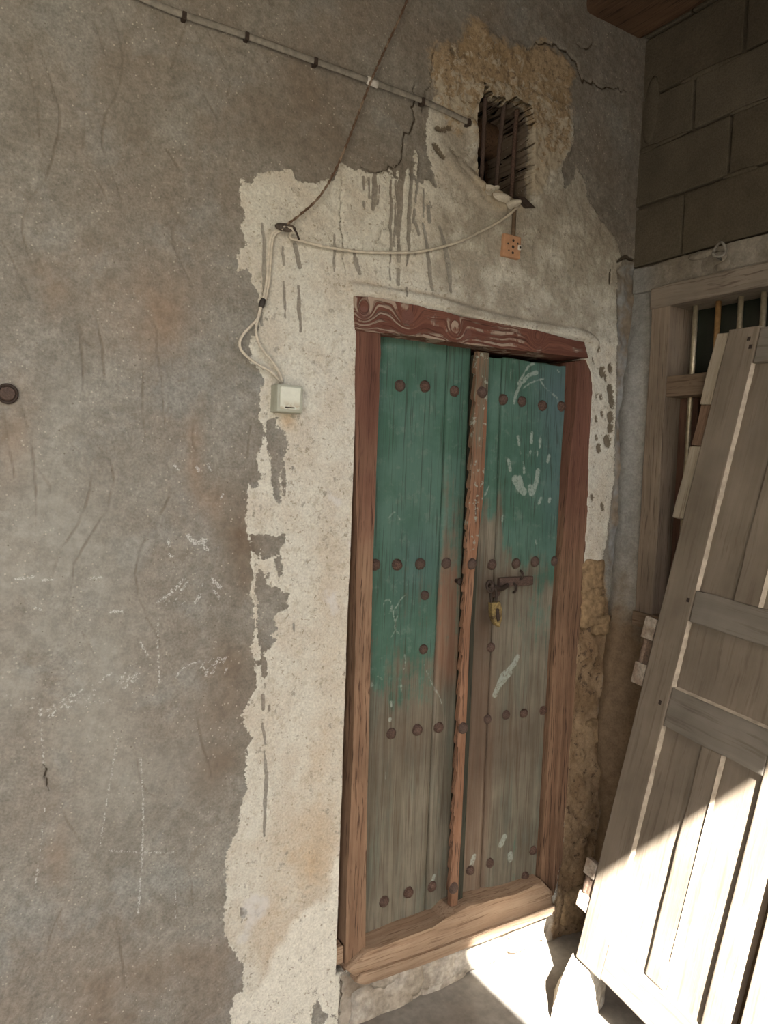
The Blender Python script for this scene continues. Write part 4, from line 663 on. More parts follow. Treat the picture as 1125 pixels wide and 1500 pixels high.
# ================================================================== right wall
XB = 2.06
gb = Grid(-3.2, 0.06, -0.06, 3.36, 0.014)      # X = y along the wall
wy0, wy1, wz0, wz1 = -0.95, -0.160, 1.13, 2.15
hb = 0.012 * fbm(gb.X, gb.Z, 0.3, 21, 4) + 0.004 * fbm(gb.X, gb.Z, 0.05, 22, 3)
rough = sstep(gb.Z, 1.25, 0.9); hb = hb + rough * (0.02 + 0.03 * fbm(gb.X, gb.Z, 0.16, 23, 4))
hb = hb + 0.03 * np.exp(-((gb.X + 0.02) / 0.05) ** 2) * sstep(gb.Z, 2.2, 1.9)
hb = np.where(gb.Z > 2.29, -0.016, hb)
posb = np.stack([XB - hb, gb.X, gb.Z], -1)
cx, cz = gb.X[:-1, :-1] + .007, gb.Z[:-1, :-1] + .007
keepb = ~((cx > wy0) & (cx < wy1) & (cz > wz0) & (cz < wz1))
wall_right = grid_mesh('wall_right', gb, posb, keepb, {}, M_side, None, reveal=[0.03, 0.08, 0.14], axis=0, edge_noise=0.001)
structure(wall_right, 'dim right hand wall of concrete blocks above a barred window', 'wall')
bm_obj('joint_backing', box_bm((XB + 0.012, -3.2, 2.29), (XB + 0.2, 0.05, 3.36), 0.0), M_joint, wall_right)
courses = [(2.300, 2.497, (-0.182,)), (2.501, 2.684, (-0.334,)), (2.688, 2.85, (-0.198,)), (2.854, 3.05, (-0.36,)), (3.054, 3.25, (-0.17,))]
kk = 0
for z0, z1, (j,) in courses:
    ys = [0.035] + [j - 0.4 * i for i in range(4)]
    for ya, yb in zip(ys, ys[1:]):
        kk += 1
        r = random.Random(kk)
        lo = (XB - r.uniform(0.001, 0.007), yb + 0.0045, z0 + r.uniform(0.001, 0.004)); hi = (XB + 0.05, ya - 0.0045, z1 - r.uniform(0.002, 0.005))
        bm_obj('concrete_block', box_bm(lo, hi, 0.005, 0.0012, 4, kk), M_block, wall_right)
# mortar smeared over parts of the joints
for i, (y, z, sy, sz) in enumerate([(-0.03, 2.688, 0.045, 0.009), (-0.10, 2.687, 0.06, 0.007), (-0.36, 2.499, 0.05, 0.009), (-0.03, 2.80, 0.03, 0.08), (-0.25, 2.852, 0.11, 0.009), (-0.40, 2.686, 0.08, 0.007)]):
    o = bm_obj('mortar_smear', rock_bm((0.008, sy, sz), 90 + i, 3, 0.35), M_block, wall_right, True); o.location = (XB, y, z)
o = bm_obj('concrete_lintel', box_bm((XB - 0.010, -1.1, 2.212), (XB + 0.1, 0.0, 2.296), 0.006, 0.003, 14, 3), M_side, wall_right)
for i, (y, z, sy, sz) in enumerate([(-0.305, 2.258, 0.050, 0.035), (-0.33, 2.232, 0.035, 0.022), (-0.265, 2.285, 0.05, 0.014)]):
    o = bm_obj('mortar_lump', rock_bm((0.013, sy, sz), 190 + i, 3, 0.5), M_side, wall_right, True); o.location = (XB - 0.010, y, z)
ring = [Vector((XB - 0.05 + 0.006 * math.sin(t * 2), -0.352 + 0.02 * math.cos(t), 2.272 + 0.02 * math.sin(t))) for t in [6.0 * k / 20 for k in range(21)]]
o = bm_obj('wire_loop', tube_bm(ring + [Vector((XB, -0.345, 2.24))], 0.004, 6), M_cableg, wall_right, True)

# ------------------------------------------------------------------ barred window in the right wall
win2 = empty('window_2', (XB, -0.55, 1.13)); structure(win2, 'barred wooden window in the right wall behind the leaning door', 'window')
xf = XB - 0.020
adopt(bm_obj('frame_jamb', box_bm((xf, -0.165, 1.12), (XB + 0.10, -0.095, 2.20), 0.004, 0.0015, 10, 1), M_winframe), win2)
adopt(bm_obj('frame_jamb', box_bm((xf, -0.96, 1.12), (XB + 0.10, -0.90, 2.20), 0.004, 0.0015, 10, 2), M_winframe), win2)
adopt(bm_obj('frame_head', box_bm((xf - 0.004, -0.97, 2.143), (XB + 0.10, -0.09, 2.212), 0.004, 0.0015, 10, 3), M_winhead), win2)
adopt(bm_obj('frame_sill', box_bm((xf - 0.01, -0.97, 1.09), (XB + 0.10, -0.09, 1.14), 0.004, 0.0015, 10, 4), M_winrail), win2)
adopt(bm_obj('transom', box_bm((xf + 0.005, -0.90, 1.852), (XB + 0.07, -0.163, 1.919), 0.005, 0.001, 8, 5), M_winrail), win2)
for i, y in enumerate((-0.218, -0.298, -0.373, -0.446, -0.52, -0.595, -0.67, -0.745, -0.82)):
    o = adopt(bm_obj('bar', tube_bm(smooth_path([(XB + 0.04, y, 1.15), (XB + 0.04, y, 2.16)], 0.2), 0.0085, 12), M_barr if i == 1 else M_bar, None, True), win2)
    if i == 1: o['label'] = 'orange brown rusty bar'
adopt(bm_obj('pane', box_bm((XB + 0.112, -0.92, 1.90), (XB + 0.118, -0.15, 2.17), 0.0), M_glass), win2)
sh = adopt(bm_obj('shutter_panel', box_bm((XB + 0.085, -0.91, 1.13), (XB + 0.10, -0.16, 1.86), 0.002), M_shutter), win2)
for y0, y1 in ((-0.235, -0.168), (-0.55, -0.47), (-0.90, -0.83)):
    adopt(bm_obj('shutter_stile', box_bm((XB + 0.055, y0, 1.14), (XB + 0.095, y1, 1.852), 0.004), M_shutter), win2)
adopt(bm_obj('dark_backing', box_bm((XB + 0.16, -1.1, 1.0), (XB + 0.18, 0.0, 2.3), 0.0), M_dark), win2)  # dark sheet standing in for the unlit room behind

# ================================================================== little window hole in the back wall
win1 = empty('window_1', (1.47, 0.0, 2.45)); structure(win1, 'small ragged window hole with rusty iron bars above the green door', 'window')
BARS = [((1.4114, 0.035, 2.7323), (1.4097, 0.035, 2.436)), ((1.4853, 0.035, 2.70), (1.4651, 0.035, 2.420)), ((1.5347, 0.035, 2.69), (1.5287, 0.035, 2.405))]
for top, bot in BARS:
    pts = smooth_path([top, [(a + b) / 2 + rng.uniform(-.002, .002) for a, b in zip(top, bot)], bot], 0.012)
    bm = tube_bm(pts, lambda t: 0.0068 + 0.0011 * math.sin(t * 190), 8)
    adopt(bm_obj('bar', bm, M_iron, None, True), win1)
lg = smooth_path([(1.30, 0.20, 2.66), (1.48, 0.2, 2.665), (1.70, 0.21, 2.655)], 0.02)
adopt(bm_obj('lintel_log', tube_bm(lg, lambda t: 0.055 + 0.003 * math.sin(t * 17), 16), M_roofwood, None, True), win1)
o = adopt(bm_obj('side_plank', box_bm((1.598, 0.085, 2.33), (1.64, 0.26, 2.71), 0.006, 0.003, 8, 4), M_roofwood), win1)
SILL = [(1.406, 2.416, .0275, .0132), (1.452, 2.398, .045, .0176), (1.402, 2.398, .0275, .0154), (1.502, 2.388, .024, .011), (1.426, 2.421, .0192, .0066)]
for i, (x, z, rx, rz) in enumerate(SILL):
    o = bm_obj('sill_lump', rock_bm((rx, 0.05, rz), 300 + i, 3, 0.35), M_wall, None, True); far_attrs(o)
    at = o.data.attributes['white']; at.data.foreach_set('value', [0.05] * len(o.data.vertices)); o.location = (x, 0.02, z); adopt(o, win1)

# ================================================================== the green door
door = empty('door_1', (1.42, 0.0, 0.13)); structure(door, 'old green two leaf wooden door with iron studs in a red brown frame', 'door')
lint = adopt(bm_obj('lintel', prism_bm([(0.966, 2.037), (1.059, 2.042), (1.242, 2.038), (1.392, 2.028), (1.46, 2.036), (1.552, 2.026), (1.61, 2.036), (1.666, 2.027), (1.73, 2.022), (1.824, 2.022), (1.847, 1.971), (1.395, 1.957), (1.152, 1.955), (0.974, 1.949)], -0.014, 0.15, 0.006, 0.035, 0.0022, 1), M_lintel), door)
jl = adopt(bm_obj('jamb', prism_bm([(0.976, 1.950), (1.055, 1.952), (1.055, 1.371), (1.060, 0.987), (1.065, 0.595), (1.077, 0.211), (1.077, 0.195), (1.012, 0.170), (1.008, 0.45), (1.013, 0.80), (1.008, 1.1), (1.003, 1.372), (0.985, 1.7)], -0.008, 0.15, 0.005, 0.05, 0.0015, 2), M_frame), door)
jr = adopt(bm_obj('jamb', prism_bm([(1.806, 1.958), (1.847, 1.969), (1.872, 1.93), (1.886, 1.88), (1.880, 1.694), (1.891, 1.467), (1.887, 1.236), (1.876, 1.005), (1.870, 0.772), (1.861, 0.537), (1.853, 0.276), (1.823, 0.153), (1.765, 0.16), (1.756, 0.236), (1.759, 0.46), (1.760, 0.742), (1.764, 1.016), (1.774, 1.307), (1.790, 1.578), (1.808, 1.802)], -0.004, 0.15, 0.008, 0.05, 0.002, 3), M_framed), door)
jr['label'] = 'darker worn right jamb'
th = adopt(bm_obj('threshold', prism_bm([(1.006, 0.186), (1.052, 0.138), (1.30, 0.132), (1.802, 0.131), (1.79, 0.20), (1.745, 0.245), (1.62, 0.236), (1.50, 0.246), (1.44, 0.252), (1.385, 0.244), (1.345, 0.226), (1.20, 0.224), (1.07, 0.222)], -0.03, 0.15, 0.012, 0.04, 0.002, 4), M_thresh), door)
adopt(bm_obj('sill_moulding', prism_bm([(1.030, 0.150), (1.060, 0.132), (1.30, 0.126), (1.806, 0.125), (1.803, 0.150), (1.55, 0.158), (1.25, 0.160), (1.05, 0.168)], -0.040, 0.05, 0.006, 0.05, 0.0015, 14), M_thresh), door)
adopt(bm_obj('frame_peg', box_bm((0.985, -0.006, 0.195), (1.006, 0.05, 0.245), 0.003), M_thresh), door)

def leaf_y(x, z, side):
    if side == 'l': return 0.05 + 0 * x
    t = np.clip((x - 1.45) / 0.35, 0, 1); return 0.045 * (1 - t) + t * (0.018 + 0.032 * sstep(z, 1.2, 1.95))
def plank(x0, x1, z0, z1, side, parent, seed, tilt=(0.0, 0.0)):
    """one board: finely divided front face carrying its paint, chalk and wear, with rounded long edges and thickness"""
    q = Grid(x0, x1, z0, z1, 0.005); n = q.shape[1]
    fx = (q.X - x0) / (q.xs[-1] - x0)
    y = leaf_y(q.X, q.Z, side) + 0.0022 * fbm(q.X, q.Z * 0.12, 0.06, seed, 3) + 0.0015 * np.cos(fx * 6.28 + seed)
    edge = np.minimum(q.X - x0, q.xs[-1] - q.X); y = y + 0.004 * (1 - sstep(edge, 0.0, 0.007))
    zz = q.Z.copy(); top = fbm(q.X, q.X * 0 + 1, 0.04, seed + 3, 2) * 0.003; zz[-1] += top[-1]
    zl = q.Z + 0.10 * fbm(q.X, q.Z, 0.10, 200, 3)
    if side == 'l':
        paint = 0.30 * 0 + sstep(zl, 0.72, 1.15) * 0.75 + 0.25 * sstep(q.Z, 1.2, 1.5) + 0.22 * g_blob(q, 1.13, 0.40, 0.05, 0.2) + 0.25 * g_blob(q, 1.36, 0.5, 0.03, 0.3)
        nar = sstep(q.X, 1.322, 1.330)
        red = 0.75 * nar * sstep(zl, 0.85, 1.0) * sstep(zl, 1.38, 1.22); paint = paint - nar * 0.45 * sstep(zl, 1.75, 1.5) * sstep(zl, 0.7, 0.9)
        grime = 0.35 * g_blob(q, 1.24, 0.78, 0.12, 0.10)
        blue = 0.35 * g_blob(q, 1.365, 0.45, 0.03, 0.35) + 0.4 * g_blob(q, 1.25, 1.30, 0.1, 0.12)
    else:
        wl = sstep(q.X, 1.53, 1.58)
        paint = sstep(zl, 1.20, 1.42) * wl + (1 - wl) * sstep(zl, 1.30, 1.65) * 0.95 + 0.35 * g_blob(q, 1.70, 1.12, 0.08, 0.15) + 0.25 * g_blob(q, 1.66, 0.35, 0.08, 0.15)
        red = 0.35 * (1 - wl) * sstep(zl, 1.1, 0.9)
        grime = 0.75 * g_blob(q, 1.50, 1.12, 0.05, 0.16) + 0.6 * g_blob(q, 1.60, 1.245, 0.10, 0.03) + 0.45 * g_blob(q, 1.56, 0.72, 0.2, 0.14) + 0.3 * g_blob(q, 1.48, 0.85, 0.05, 0.3)
        blue = 0.8 * g_blob(q, 1.78, 1.85, 0.10, 0.16) + 0.5 * g_blob(q, 1.78, 1.55, 0.07, 0.2)
    ck = q.strokes(DATA['doorchalk'])
    p = np.stack([q.X, y, zz], -1)
    keep = np.ones((q.shape[0] - 1, q.shape[1] - 1), bool)
    # thickness: push the rim back
    o = grid_mesh('plank', q, p, keep, dict(paint=np.clip(paint, 0, 1), chalk=ck, red=red, grime=np.clip(grime, 0, 1), blue=np.clip(blue, 0, 1)), M_door, None)
    bm = bmesh.new(); bm.from_mesh(o.data)
    rim = [e for e in bm.edges if e.is_boundary]
    ret = bmesh.ops.extrude_edge_only(bm, edges=rim)
    vs_ = [v for v in ret['geom'] if isinstance(v, bmesh.types.BMVert)]
    for v in vs_: v.co.y += 0.030
    bmesh.ops.contextual_create(bm, geom=[e for e in bm.edges if e.is_boundary])
    bm.to_mesh(o.data); bm.free()
    adopt2(o, parent); return o
def g_blob(q, x, z, rx, rz): return np.exp(-((q.X - x) / rx) ** 2 - ((q.Z - z) / rz) ** 2)
def adopt2(o, parent):
    o.parent = parent; o.matrix_parent_inverse = Matrix.Identity(4); return o   # a leaf's own mesh already lies in world coordinates
leaf_l = bm_obj('leaf', box_bm((1.03, 0.083, 0.19), (1.415, 0.10, 1.965), 0.0), M_door); adopt(leaf_l, door)
leaf_r = bm_obj('leaf', box_bm((1.45, 0.083, 0.19), (1.83, 0.10, 1.935), 0.0), M_door); adopt(leaf_r, door)
for lf in (leaf_l, leaf_r):
    for k, v in dict(paint=0.0, chalk=-0.06, red=0.0, grime=0.6, blue=0.0).items():
        at = lf.data.attributes.new(k, 'FLOAT', 'POINT'); at.data.foreach_set('value', [v] * len(lf.data.vertices))
plank(1.030, 1.3255, 0.176, 1.972, 'l', leaf_l, 1)
plank(1.3275, 1.411, 0.176, 1.968, 'l', leaf_l, 2)
plank(1.443, 1.5355, 0.176, 1.943, 'r', leaf_r, 3)
plank(1.538, 1.83, 0.20, 1.945, 'r', leaf_r, 4)
# meeting post with a notched edge on the right leaf
rp = random.Random(5); lft = []; z = 1.943
while z > 0.24:
    t = (z - 0.24) / 1.7; xl = 1.383 + 0.013 * t; lft.append((xl + rp.uniform(-0.0015, 0.0015), z)); z -= rp.uniform(0.03, 0.06)
    if z > 0.3: lft += [(xl - 0.007, z), (xl - 0.006, z - 0.010), (xl, z - 0.014)]; z -= 0.02
rgt = [(1.412 + 0.028 * sstep(np.array(zz), 1.2, 1.5).item() + rp.uniform(-.001, .001), zz) for zz in (0.24, 0.5, 0.8, 1.1, 1.3, 1.5, 1.7, 1.943)]
post = adopt2(bm_obj('meeting_post', prism_bm(lft + rgt, -0.002, 0.016, 0.005, 0.2, 0.0, 6), M_post), leaf_r)
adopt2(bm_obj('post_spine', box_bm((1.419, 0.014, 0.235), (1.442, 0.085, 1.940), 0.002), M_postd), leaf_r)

# studs
def stud_bm(r, seed):
    bm = bmesh.new(); bmesh.ops.create_uvsphere(bm, u_segments=16, v_segments=10, radius=1.0)
    bmesh.ops.delete(bm, geom=[v for v in bm.verts if v.co.z < -0.05], context='VERTS')
    rr = random.Random(seed)
    for v in bm.verts:
        k = r * (1 + rr.uniform(-0.05, 0.05)); v.co = Vector((v.co.x * k, -v.co.z * k * 0.8, v.co.y * k))
    return bm
stud_me = [None] * 3
for i in range(3):
    o = bm_obj('stud', stud_bm(0.0175, i), M_iron, None, True); stud_me[i] = o.data; bpy.data.objects.remove(o)
def stud(p, parent, i, s=1.0):
    o = bpy.data.objects.new('stud', stud_me[i % 3]); COL.objects.link(o); o.location = p; o.rotation_euler = (rng.uniform(-.2, .2), rng.uniform(0, 6), rng.uniform(-.2, .2)); o.scale = (s, s, s)
    adopt2(o, parent)
for i, (x, y, z) in enumerate(DATA['stud_l']): stud((x, 0.05, z), leaf_l, i, 0.85 if i in (7, 8) else 1.0)
for i, (x, y, z) in enumerate(DATA['stud_r']): stud((x, float(leaf_y(np.array(x), np.array(z), 'r')), z), leaf_r, i, 1.0 if i < 8 else 0.9)
for i, (x, y, z) in enumerate(DATA['stud_p']): stud((x, -0.002, z), leaf_r, i)
# iron staple on the left leaf; hasp and bolt on the right leaf
adopt2(bm_obj('knob', tube_bm([Vector((1.392, 0.056, 1.251)), Vector((1.392, 0.040, 1.251)), Vector((1.391, 0.030, 1.251)), Vector((1.391, 0.027, 1.251))], lambda t: 0.0065 if t < 0.5 else (0.0115 if t < 0.9 else 0.009), 14), M_irond, None, True), leaf_l)
yh = 0.038
hasp = adopt2(bm_obj('hasp', box_bm((1.545, yh - 0.016, 1.226), (1.685, yh + 0.012, 1.256), 0.004, 0.0012, 6, 2), M_iron), leaf_r)
adopt2(bm_obj('hasp_link', tube_bm(smooth_path([(1.575, yh - 0.014, 1.232), (1.54, yh - 0.030, 1.226), (1.505, yh - 0.040, 1.232), (1.478, yh - 0.045, 1.240)], 0.01), 0.008, 8), M_irond, None, True), leaf_r)
loop = [Vector((1.476 + 0.013 * math.cos(t), yh - 0.048 + 0.004 * math.sin(t), 1.238 + 0.016 * math.sin(t))) for t in [6.2832 * k / 18 for k in range(19)]]
adopt2(bm_obj('hasp_ring', tube_bm(loop, 0.0042, 8), M_irond, None, True), leaf_r)
for x, z in ((1.60, 1.222), (1.625, 1.262)):
    loop = [Vector((x, yh - 0.016 - 0.012 * math.sin(t), z + 0.014 * math.cos(t))) for t in [3.1416 * k / 10 for k in range(11)]]
    adopt2(bm_obj('hasp_staple', tube_bm(loop, 0.004, 8), M_irond, None, True), leaf_r)
stud((1.535, 0.036, 1.212), leaf_r, 1, 1.15)
# padlock hanging from the hasp ring
pad = empty('padlock', (1.497, -0.012, 1.12)); tag(pad, 'small old brass padlock hanging open from the rusty hasp', 'padlock')
sh_ = smooth_path([(1.484, -0.010, 1.182), (1.480, -0.010, 1.215), (1.487, -0.010, 1.232), (1.498, -0.010, 1.228), (1.503, -0.010, 1.205), (1.505, -0.010, 1.180)], 0.006)
adopt(bm_obj('shackle', tube_bm(sh_, 0.0038, 8), M_irond, None, True), pad)
adopt(bm_obj('body', prism_bm([(1.478, 1.188), (1.512, 1.190), (1.522, 1.165), (1.522, 1.135), (1.514, 1.110), (1.500, 1.118), (1.490, 1.130), (1.482, 1.15)], -0.020, -0.002, 0.004, 0.5), M_brass), pad)
adopt(bm_obj('keyhole_cover', prism_bm([(1.494, 1.170), (1.504, 1.170), (1.510, 1.135), (1.503, 1.128), (1.497, 1.14)], -0.0235, -0.019, 0.001, 0.5), M_irond), pad)

# ================================================================== detached door leaf leaning on the right wall
lean = empty('panelled_door'); tag(lean, 'detached weathered grey panelled door leaf leaning against the barred window', 'door')
LU = Vector((-0.11450569736310778, -0.9915772833587568, -0.06052219756631454)); LV = Vector((0.17385086677287018, -0.07998425074484698, 0.9815184133550972)); LN = Vector((-0.9780921845070177, 0.1018676138900538, 0.18154522259381214))
m4 = Matrix.Identity(4)
for i in range(3): m4[i][0] = LU[i]; m4[i][1] = LV[i]; m4[i][2] = LN[i]
m4.translation = Vector((1.6605, -0.2585, 0.1524))
lean.matrix_world = m4
def lp(name, u0, u1, v0, v1, n0, n1, mat, bev=0.004, jit=0.0008, seed=0, parent=lean, label=None):
    o = bm_obj(name, box_bm((u0, v0, n0), (u1, v1, n1), bev, jit, 8, seed), mat, parent)
    if label: o['label'] = label
    return o
TH = -0.040
lp('stile', 0.0, 0.104, 0.0, 1.911, TH, 0.0, M_lean, 0.004, 0.001, 1)
lp('stile', 0.427, 0.492, 0.0, 1.911, TH, 0.0, M_lean, 0.004, 0.001, 2)
lp('top_rail', 0.107, 0.427, 1.805, 1.907, TH, -0.001, M_leanx, 0.004, 0.001, 3)
lp('middle_rail', 0.107, 0.427, 1.062, 1.152, TH, -0.001, M_leanx, 0.004, 0.001, 4)
lp('middle_rail', 0.107, 0.427, 0.757, 0.869, TH, -0.001, M_leanx, 0.004, 0.001, 5)
lp('bottom_rail', 0.104, 0.427, 0.006, 0.113, TH, -0.001, M_leanx, 0.004, 0.001, 6)
lp('muntin', 0.226, 0.306, 1.152, 1.805, TH + 0.005, -0.004, M_lean, 0.004, 0.001, 7)
lp('muntin', 0.239, 0.306, 0.113, 0.757, TH + 0.005, -0.004, M_lean, 0.004, 0.001, 8)
for u0, u1, v0, v1 in ((0.104, 0.226, 1.152, 1.805), (0.306, 0.427, 1.152, 1.805), (0.104, 0.427, 0.869, 1.062), (0.104, 0.239, 0.113, 0.757), (0.306, 0.427, 0.113, 0.757)):
    lp('panel', u0, u1, v0, v1, TH + 0.010, -0.0125, M_lean, 0.001, 0.0, 9)
def bead(u, v0, v1, seed):
    pr = [(u, -0.0005), (u + 0.0050, -0.0122), (u + 0.002, -0.013), (u, -0.011)]
    bm = bmesh.new(); r = random.Random(seed); prev = None; k = 24
    for i in range(k + 1):
        v = v0 + (v1 - v0) * i / k; d = r.uniform(-.0012, .0012)
        ring = [bm.verts.new((a + (d if j == 1 else 0), v, b)) for j, (a, b) in enumerate(pr)]
        if prev:
            for j in range(4): bm.faces.new((prev[j], prev[(j + 1) % 4], ring[(j + 1) % 4], ring[j]))
        else: bm.faces.new(ring)
        prev = ring
    bm.faces.new(prev[::-1])
    bm_obj('bead', bm, M_bead, lean)
bead(0.104, 0.113, 0.757, 1); bead(0.104, 0.869, 1.062, 2); bead(0.104, 1.152, 1.805, 3); bead(0.306, 0.20, 0.757, 4); bead(0.306, 1.152, 1.805, 5)
def beadh(v, u0, u1):
    bm = bmesh.new(); pr = [(v, -0.0005), (v + 0.006, -0.0122), (v, -0.0125)]
    a = [bm.verts.new((u0, p, q)) for p, q in pr]; b = [bm.verts.new((u1, p, q)) for p, q in pr]
    bm.faces.new(a); bm.faces.new(b[::-1])
    for j in range(3): bm.faces.new((a[j], a[(j + 1) % 3], b[(j + 1) % 3], b[j]))
    bm_obj('bead', bm, M_bead, lean)
beadh(0.869, 0.116, 0.427)
for u, v in ((0.076, 1.876), (0.088, 1.852), (0.088, 1.119), (0.079, 0.815)):
    lp('peg', u - 0.005, u + 0.005, v - 0.006, v + 0.006, -0.01, 0.0012, M_irond, 0.001, 0.0)
lp('edge_batten', -0.046, -0.004, 1.690, 1.905, -0.032, -0.006, M_batten, 0.003, 0.0012, 20)
lp('edge_batten', -0.044, -0.004, 1.565, 1.688, -0.034, -0.010, M_battenb, 0.003, 0.0012, 21, label='short brown piece of the edge batten')
lp('edge_batten', -0.046, -0.004, 1.345, 1.563, -0.032, -0.006, M_batten, 0.003, 0.0012, 22)
for vc, vh in ((0.935, 0.102), (0.205, 0.075)):
    hg = lp('hinge', -0.050, -0.002, vc - vh, vc + vh, -0.026, -0.016, M_hinge, 0.002, 0.0006, 30)
    lp('hinge_leaf', -0.054, -0.008, vc + vh * 0.36, vc + vh, -0.020, -0.004, M_hinge, 0.003, 0.0008, 31, hg)
    lp('hinge_leaf', -0.052, -0.006, vc - vh, vc - vh * 0.36, -0.020, -0.004, M_hinge, 0.003, 0.0008, 32, hg)
    kn = bm_obj('hinge_knuckle', tube_bm([Vector((-0.036, vc - vh * 0.36 + vh * 0.72 * i / 8, -0.014)) for i in range(9)], lambda t: 0.010 + 0.001 * math.sin(t * 40), 10), M_hinged, hg, True)
    lp('hinge_leaf', -0.028, -0.006, vc - vh * 0.36, vc + vh * 0.36, -0.020, -0.009, M_hinged, 0.002, 0.0005, 33, hg, label='dark rough middle of the hinge')
# a second, plain boarded leaf beside it; only its far edge shows at the bottom right
leaf2 = empty('boarded_door'); tag(leaf2, 'pale sunlit boarded door leaf whose edge shows in the bottom right corner', 'door')
leaf2.matrix_world = m4 @ Matrix.Translation((0.522, 0.0, 0.004))
for i in range(5):
    lp('board', 0.15 * i + 0.001, 0.15 * i + 0.148, -0.09, 1.30, -0.03, 0.0, M_lean, 0.003, 0.001, 60 + i, leaf2)
for v0 in (0.10, 1.05):
    lp('ledge', 0.03, 0.72, v0, v0 + 0.09, -0.055, -0.029, M_leanx, 0.003, 0.001, 70, leaf2)
# stones it stands on
def slab(name, pts, z0, z1, mat, seed, top=None):
    top = top or pts
    bm = bmesh.new(); r = random.Random(seed)
    a = [bm.verts.new((x, y, z0)) for x, y in pts]; b = [bm.verts.new((x + r.uniform(-.006, .006), y + r.uniform(-.006, .006), z1 + r.uniform(-.004, .0))) for x, y in top]
    bm.faces.new(a[::-1]); bm.faces.new(b); n = len(pts)
    for i in range(n): bm.faces.new((a[i], a[(i + 1) % n], b[(i + 1) % n], b[i]))
    bmesh.ops.subdivide_edges(bm, edges=list(bm.edges), cuts=3, use_grid_fill=True)
    for v in bm.verts: 
        if v.co.z > z0 + 0.01 and v.co.z < z1 - 0.012: v.co += Vector((r.uniform(-.004, .004), r.uniform(-.004, .004), r.uniform(-.003, .003)))
    return bm_obj(name, bm, mat)
s1 = slab('prop_stone', [(1.556, -0.270), (1.655, -0.335), (1.75, -0.30), (1.75, -0.17), (1.66, -0.18)], -0.004, 0.146, M_greystone, 3, [(1.606, -0.275), (1.672, -0.325), (1.75, -0.30), (1.75, -0.23), (1.668, -0.236)])
tag(s1, 'pale sunlit stone propping up the far foot of the leaning door', 'stone')
s2 = slab('prop_stone', [(1.53, -0.60), (1.71, -0.60), (1.72, -0.735), (1.54, -0.735)], -0.004, 0.112, M_greystone, 4)
tag(s2, 'stone under the near foot of the leaning door, just below the view', 'stone')

# ================================================================== electrical odds and ends
sw = empty('wall_switch', (0.776, 0.0, 1.712)); tag(sw, 'grey surface mounted light switch on the whitewash left of the door', 'switch')
adopt(bm_obj('back_box', box_bm((0.742, -0.036, 1.7155), (0.8125, 0.004, 1.7845), 0.003), M_switch), sw)
adopt(bm_obj('rocker_frame', box_bm((0.7425, -0.041, 1.716), (0.812, -0.033, 1.784), 0.003), M_switch), sw)
bm = box_bm((0.750, -0.046, 1.722), (0.8045, -0.038, 1.7785), 0.0025)
for v in bm.verts: v.co.y += 0.005 * (1.7785 - v.co.z) / 0.056
adopt(bm_obj('rocker', bm, M_rocker), sw)
adopt(bm_obj('rocker_lip', box_bm((0.764, -0.0425, 1.7265), (0.790, -0.0385, 1.7295), 0.001), M_irond), sw)
so = empty('wall_socket', (1.499, 0.0, 2.233)); tag(so, 'faded orange wall socket below the little window hole', 'socket')
adopt(bm_obj('face_plate', box_bm((1.465, -0.016, 2.231), (1.531, 0.006, 2.297), 0.003), M_socket), so)
for x, z, r in ((1.500, 2.281, 0.0042), (1.500, 2.262, 0.005), (1.500, 2.245, 0.0042), (1.518, 2.275, 0.0028), (1.480, 2.268, 0.0028), (1.484, 2.249, 0.0028)):
    adopt(bm_obj('pin_hole', tube_bm([Vector((x, -0.012, z)), Vector((x, -0.0168, z))], r, 10), M_tape), so)
adopt(bm_obj('toggle', box_bm((1.519, -0.021, 2.257), (1.529, -0.014, 2.271), 0.002), M_tapew), so)
adopt(bm_obj('toggle_slot', box_bm((1.521, -0.0222, 2.260), (1.527, -0.0205, 2.267), 0.0005), M_tape), so)
def cable(name, key_pts, r, mat, label, cat='cable', flat=1.0):
    o = bm_obj(name, tube_bm(smooth_path(key_pts), r, 8, None, flat), mat, None, True); tag(o, label, cat); return o
o = cable('flat_cable', DATA['cable_top'], 0.0085, M_cableg, 'grey flat cable clipped across the upper wall down to the window hole', flat=0.5)
ct = o
dirc = (Vector(DATA['cable_top'][6]) - Vector(DATA['cable_top'][2])).normalized()
for p in DATA['clips']:
    c = Vector(p); up = Vector((0, 1, 0)).cross(dirc)
    bm = box_bm((-0.005, -0.003, -0.009), (0.005, 0.018, 0.009), 0.002, 0.0008, 0, 1); ang = math.atan2(dirc.z, dirc.x)
    bmesh.ops.transform(bm, matrix=Matrix.Translation(c) @ Matrix.Rotation(-ang, 4, 'Y'), verts=bm.verts)
    bm_obj('clip', bm, M_irond, ct)
o = bm_obj('tape_wrap', tube_bm([Vector(p) for p in DATA['tape']], 0.0105, 10, None, 0.6), M_tapew, ct, True); o['label'] = 'band of white tape'
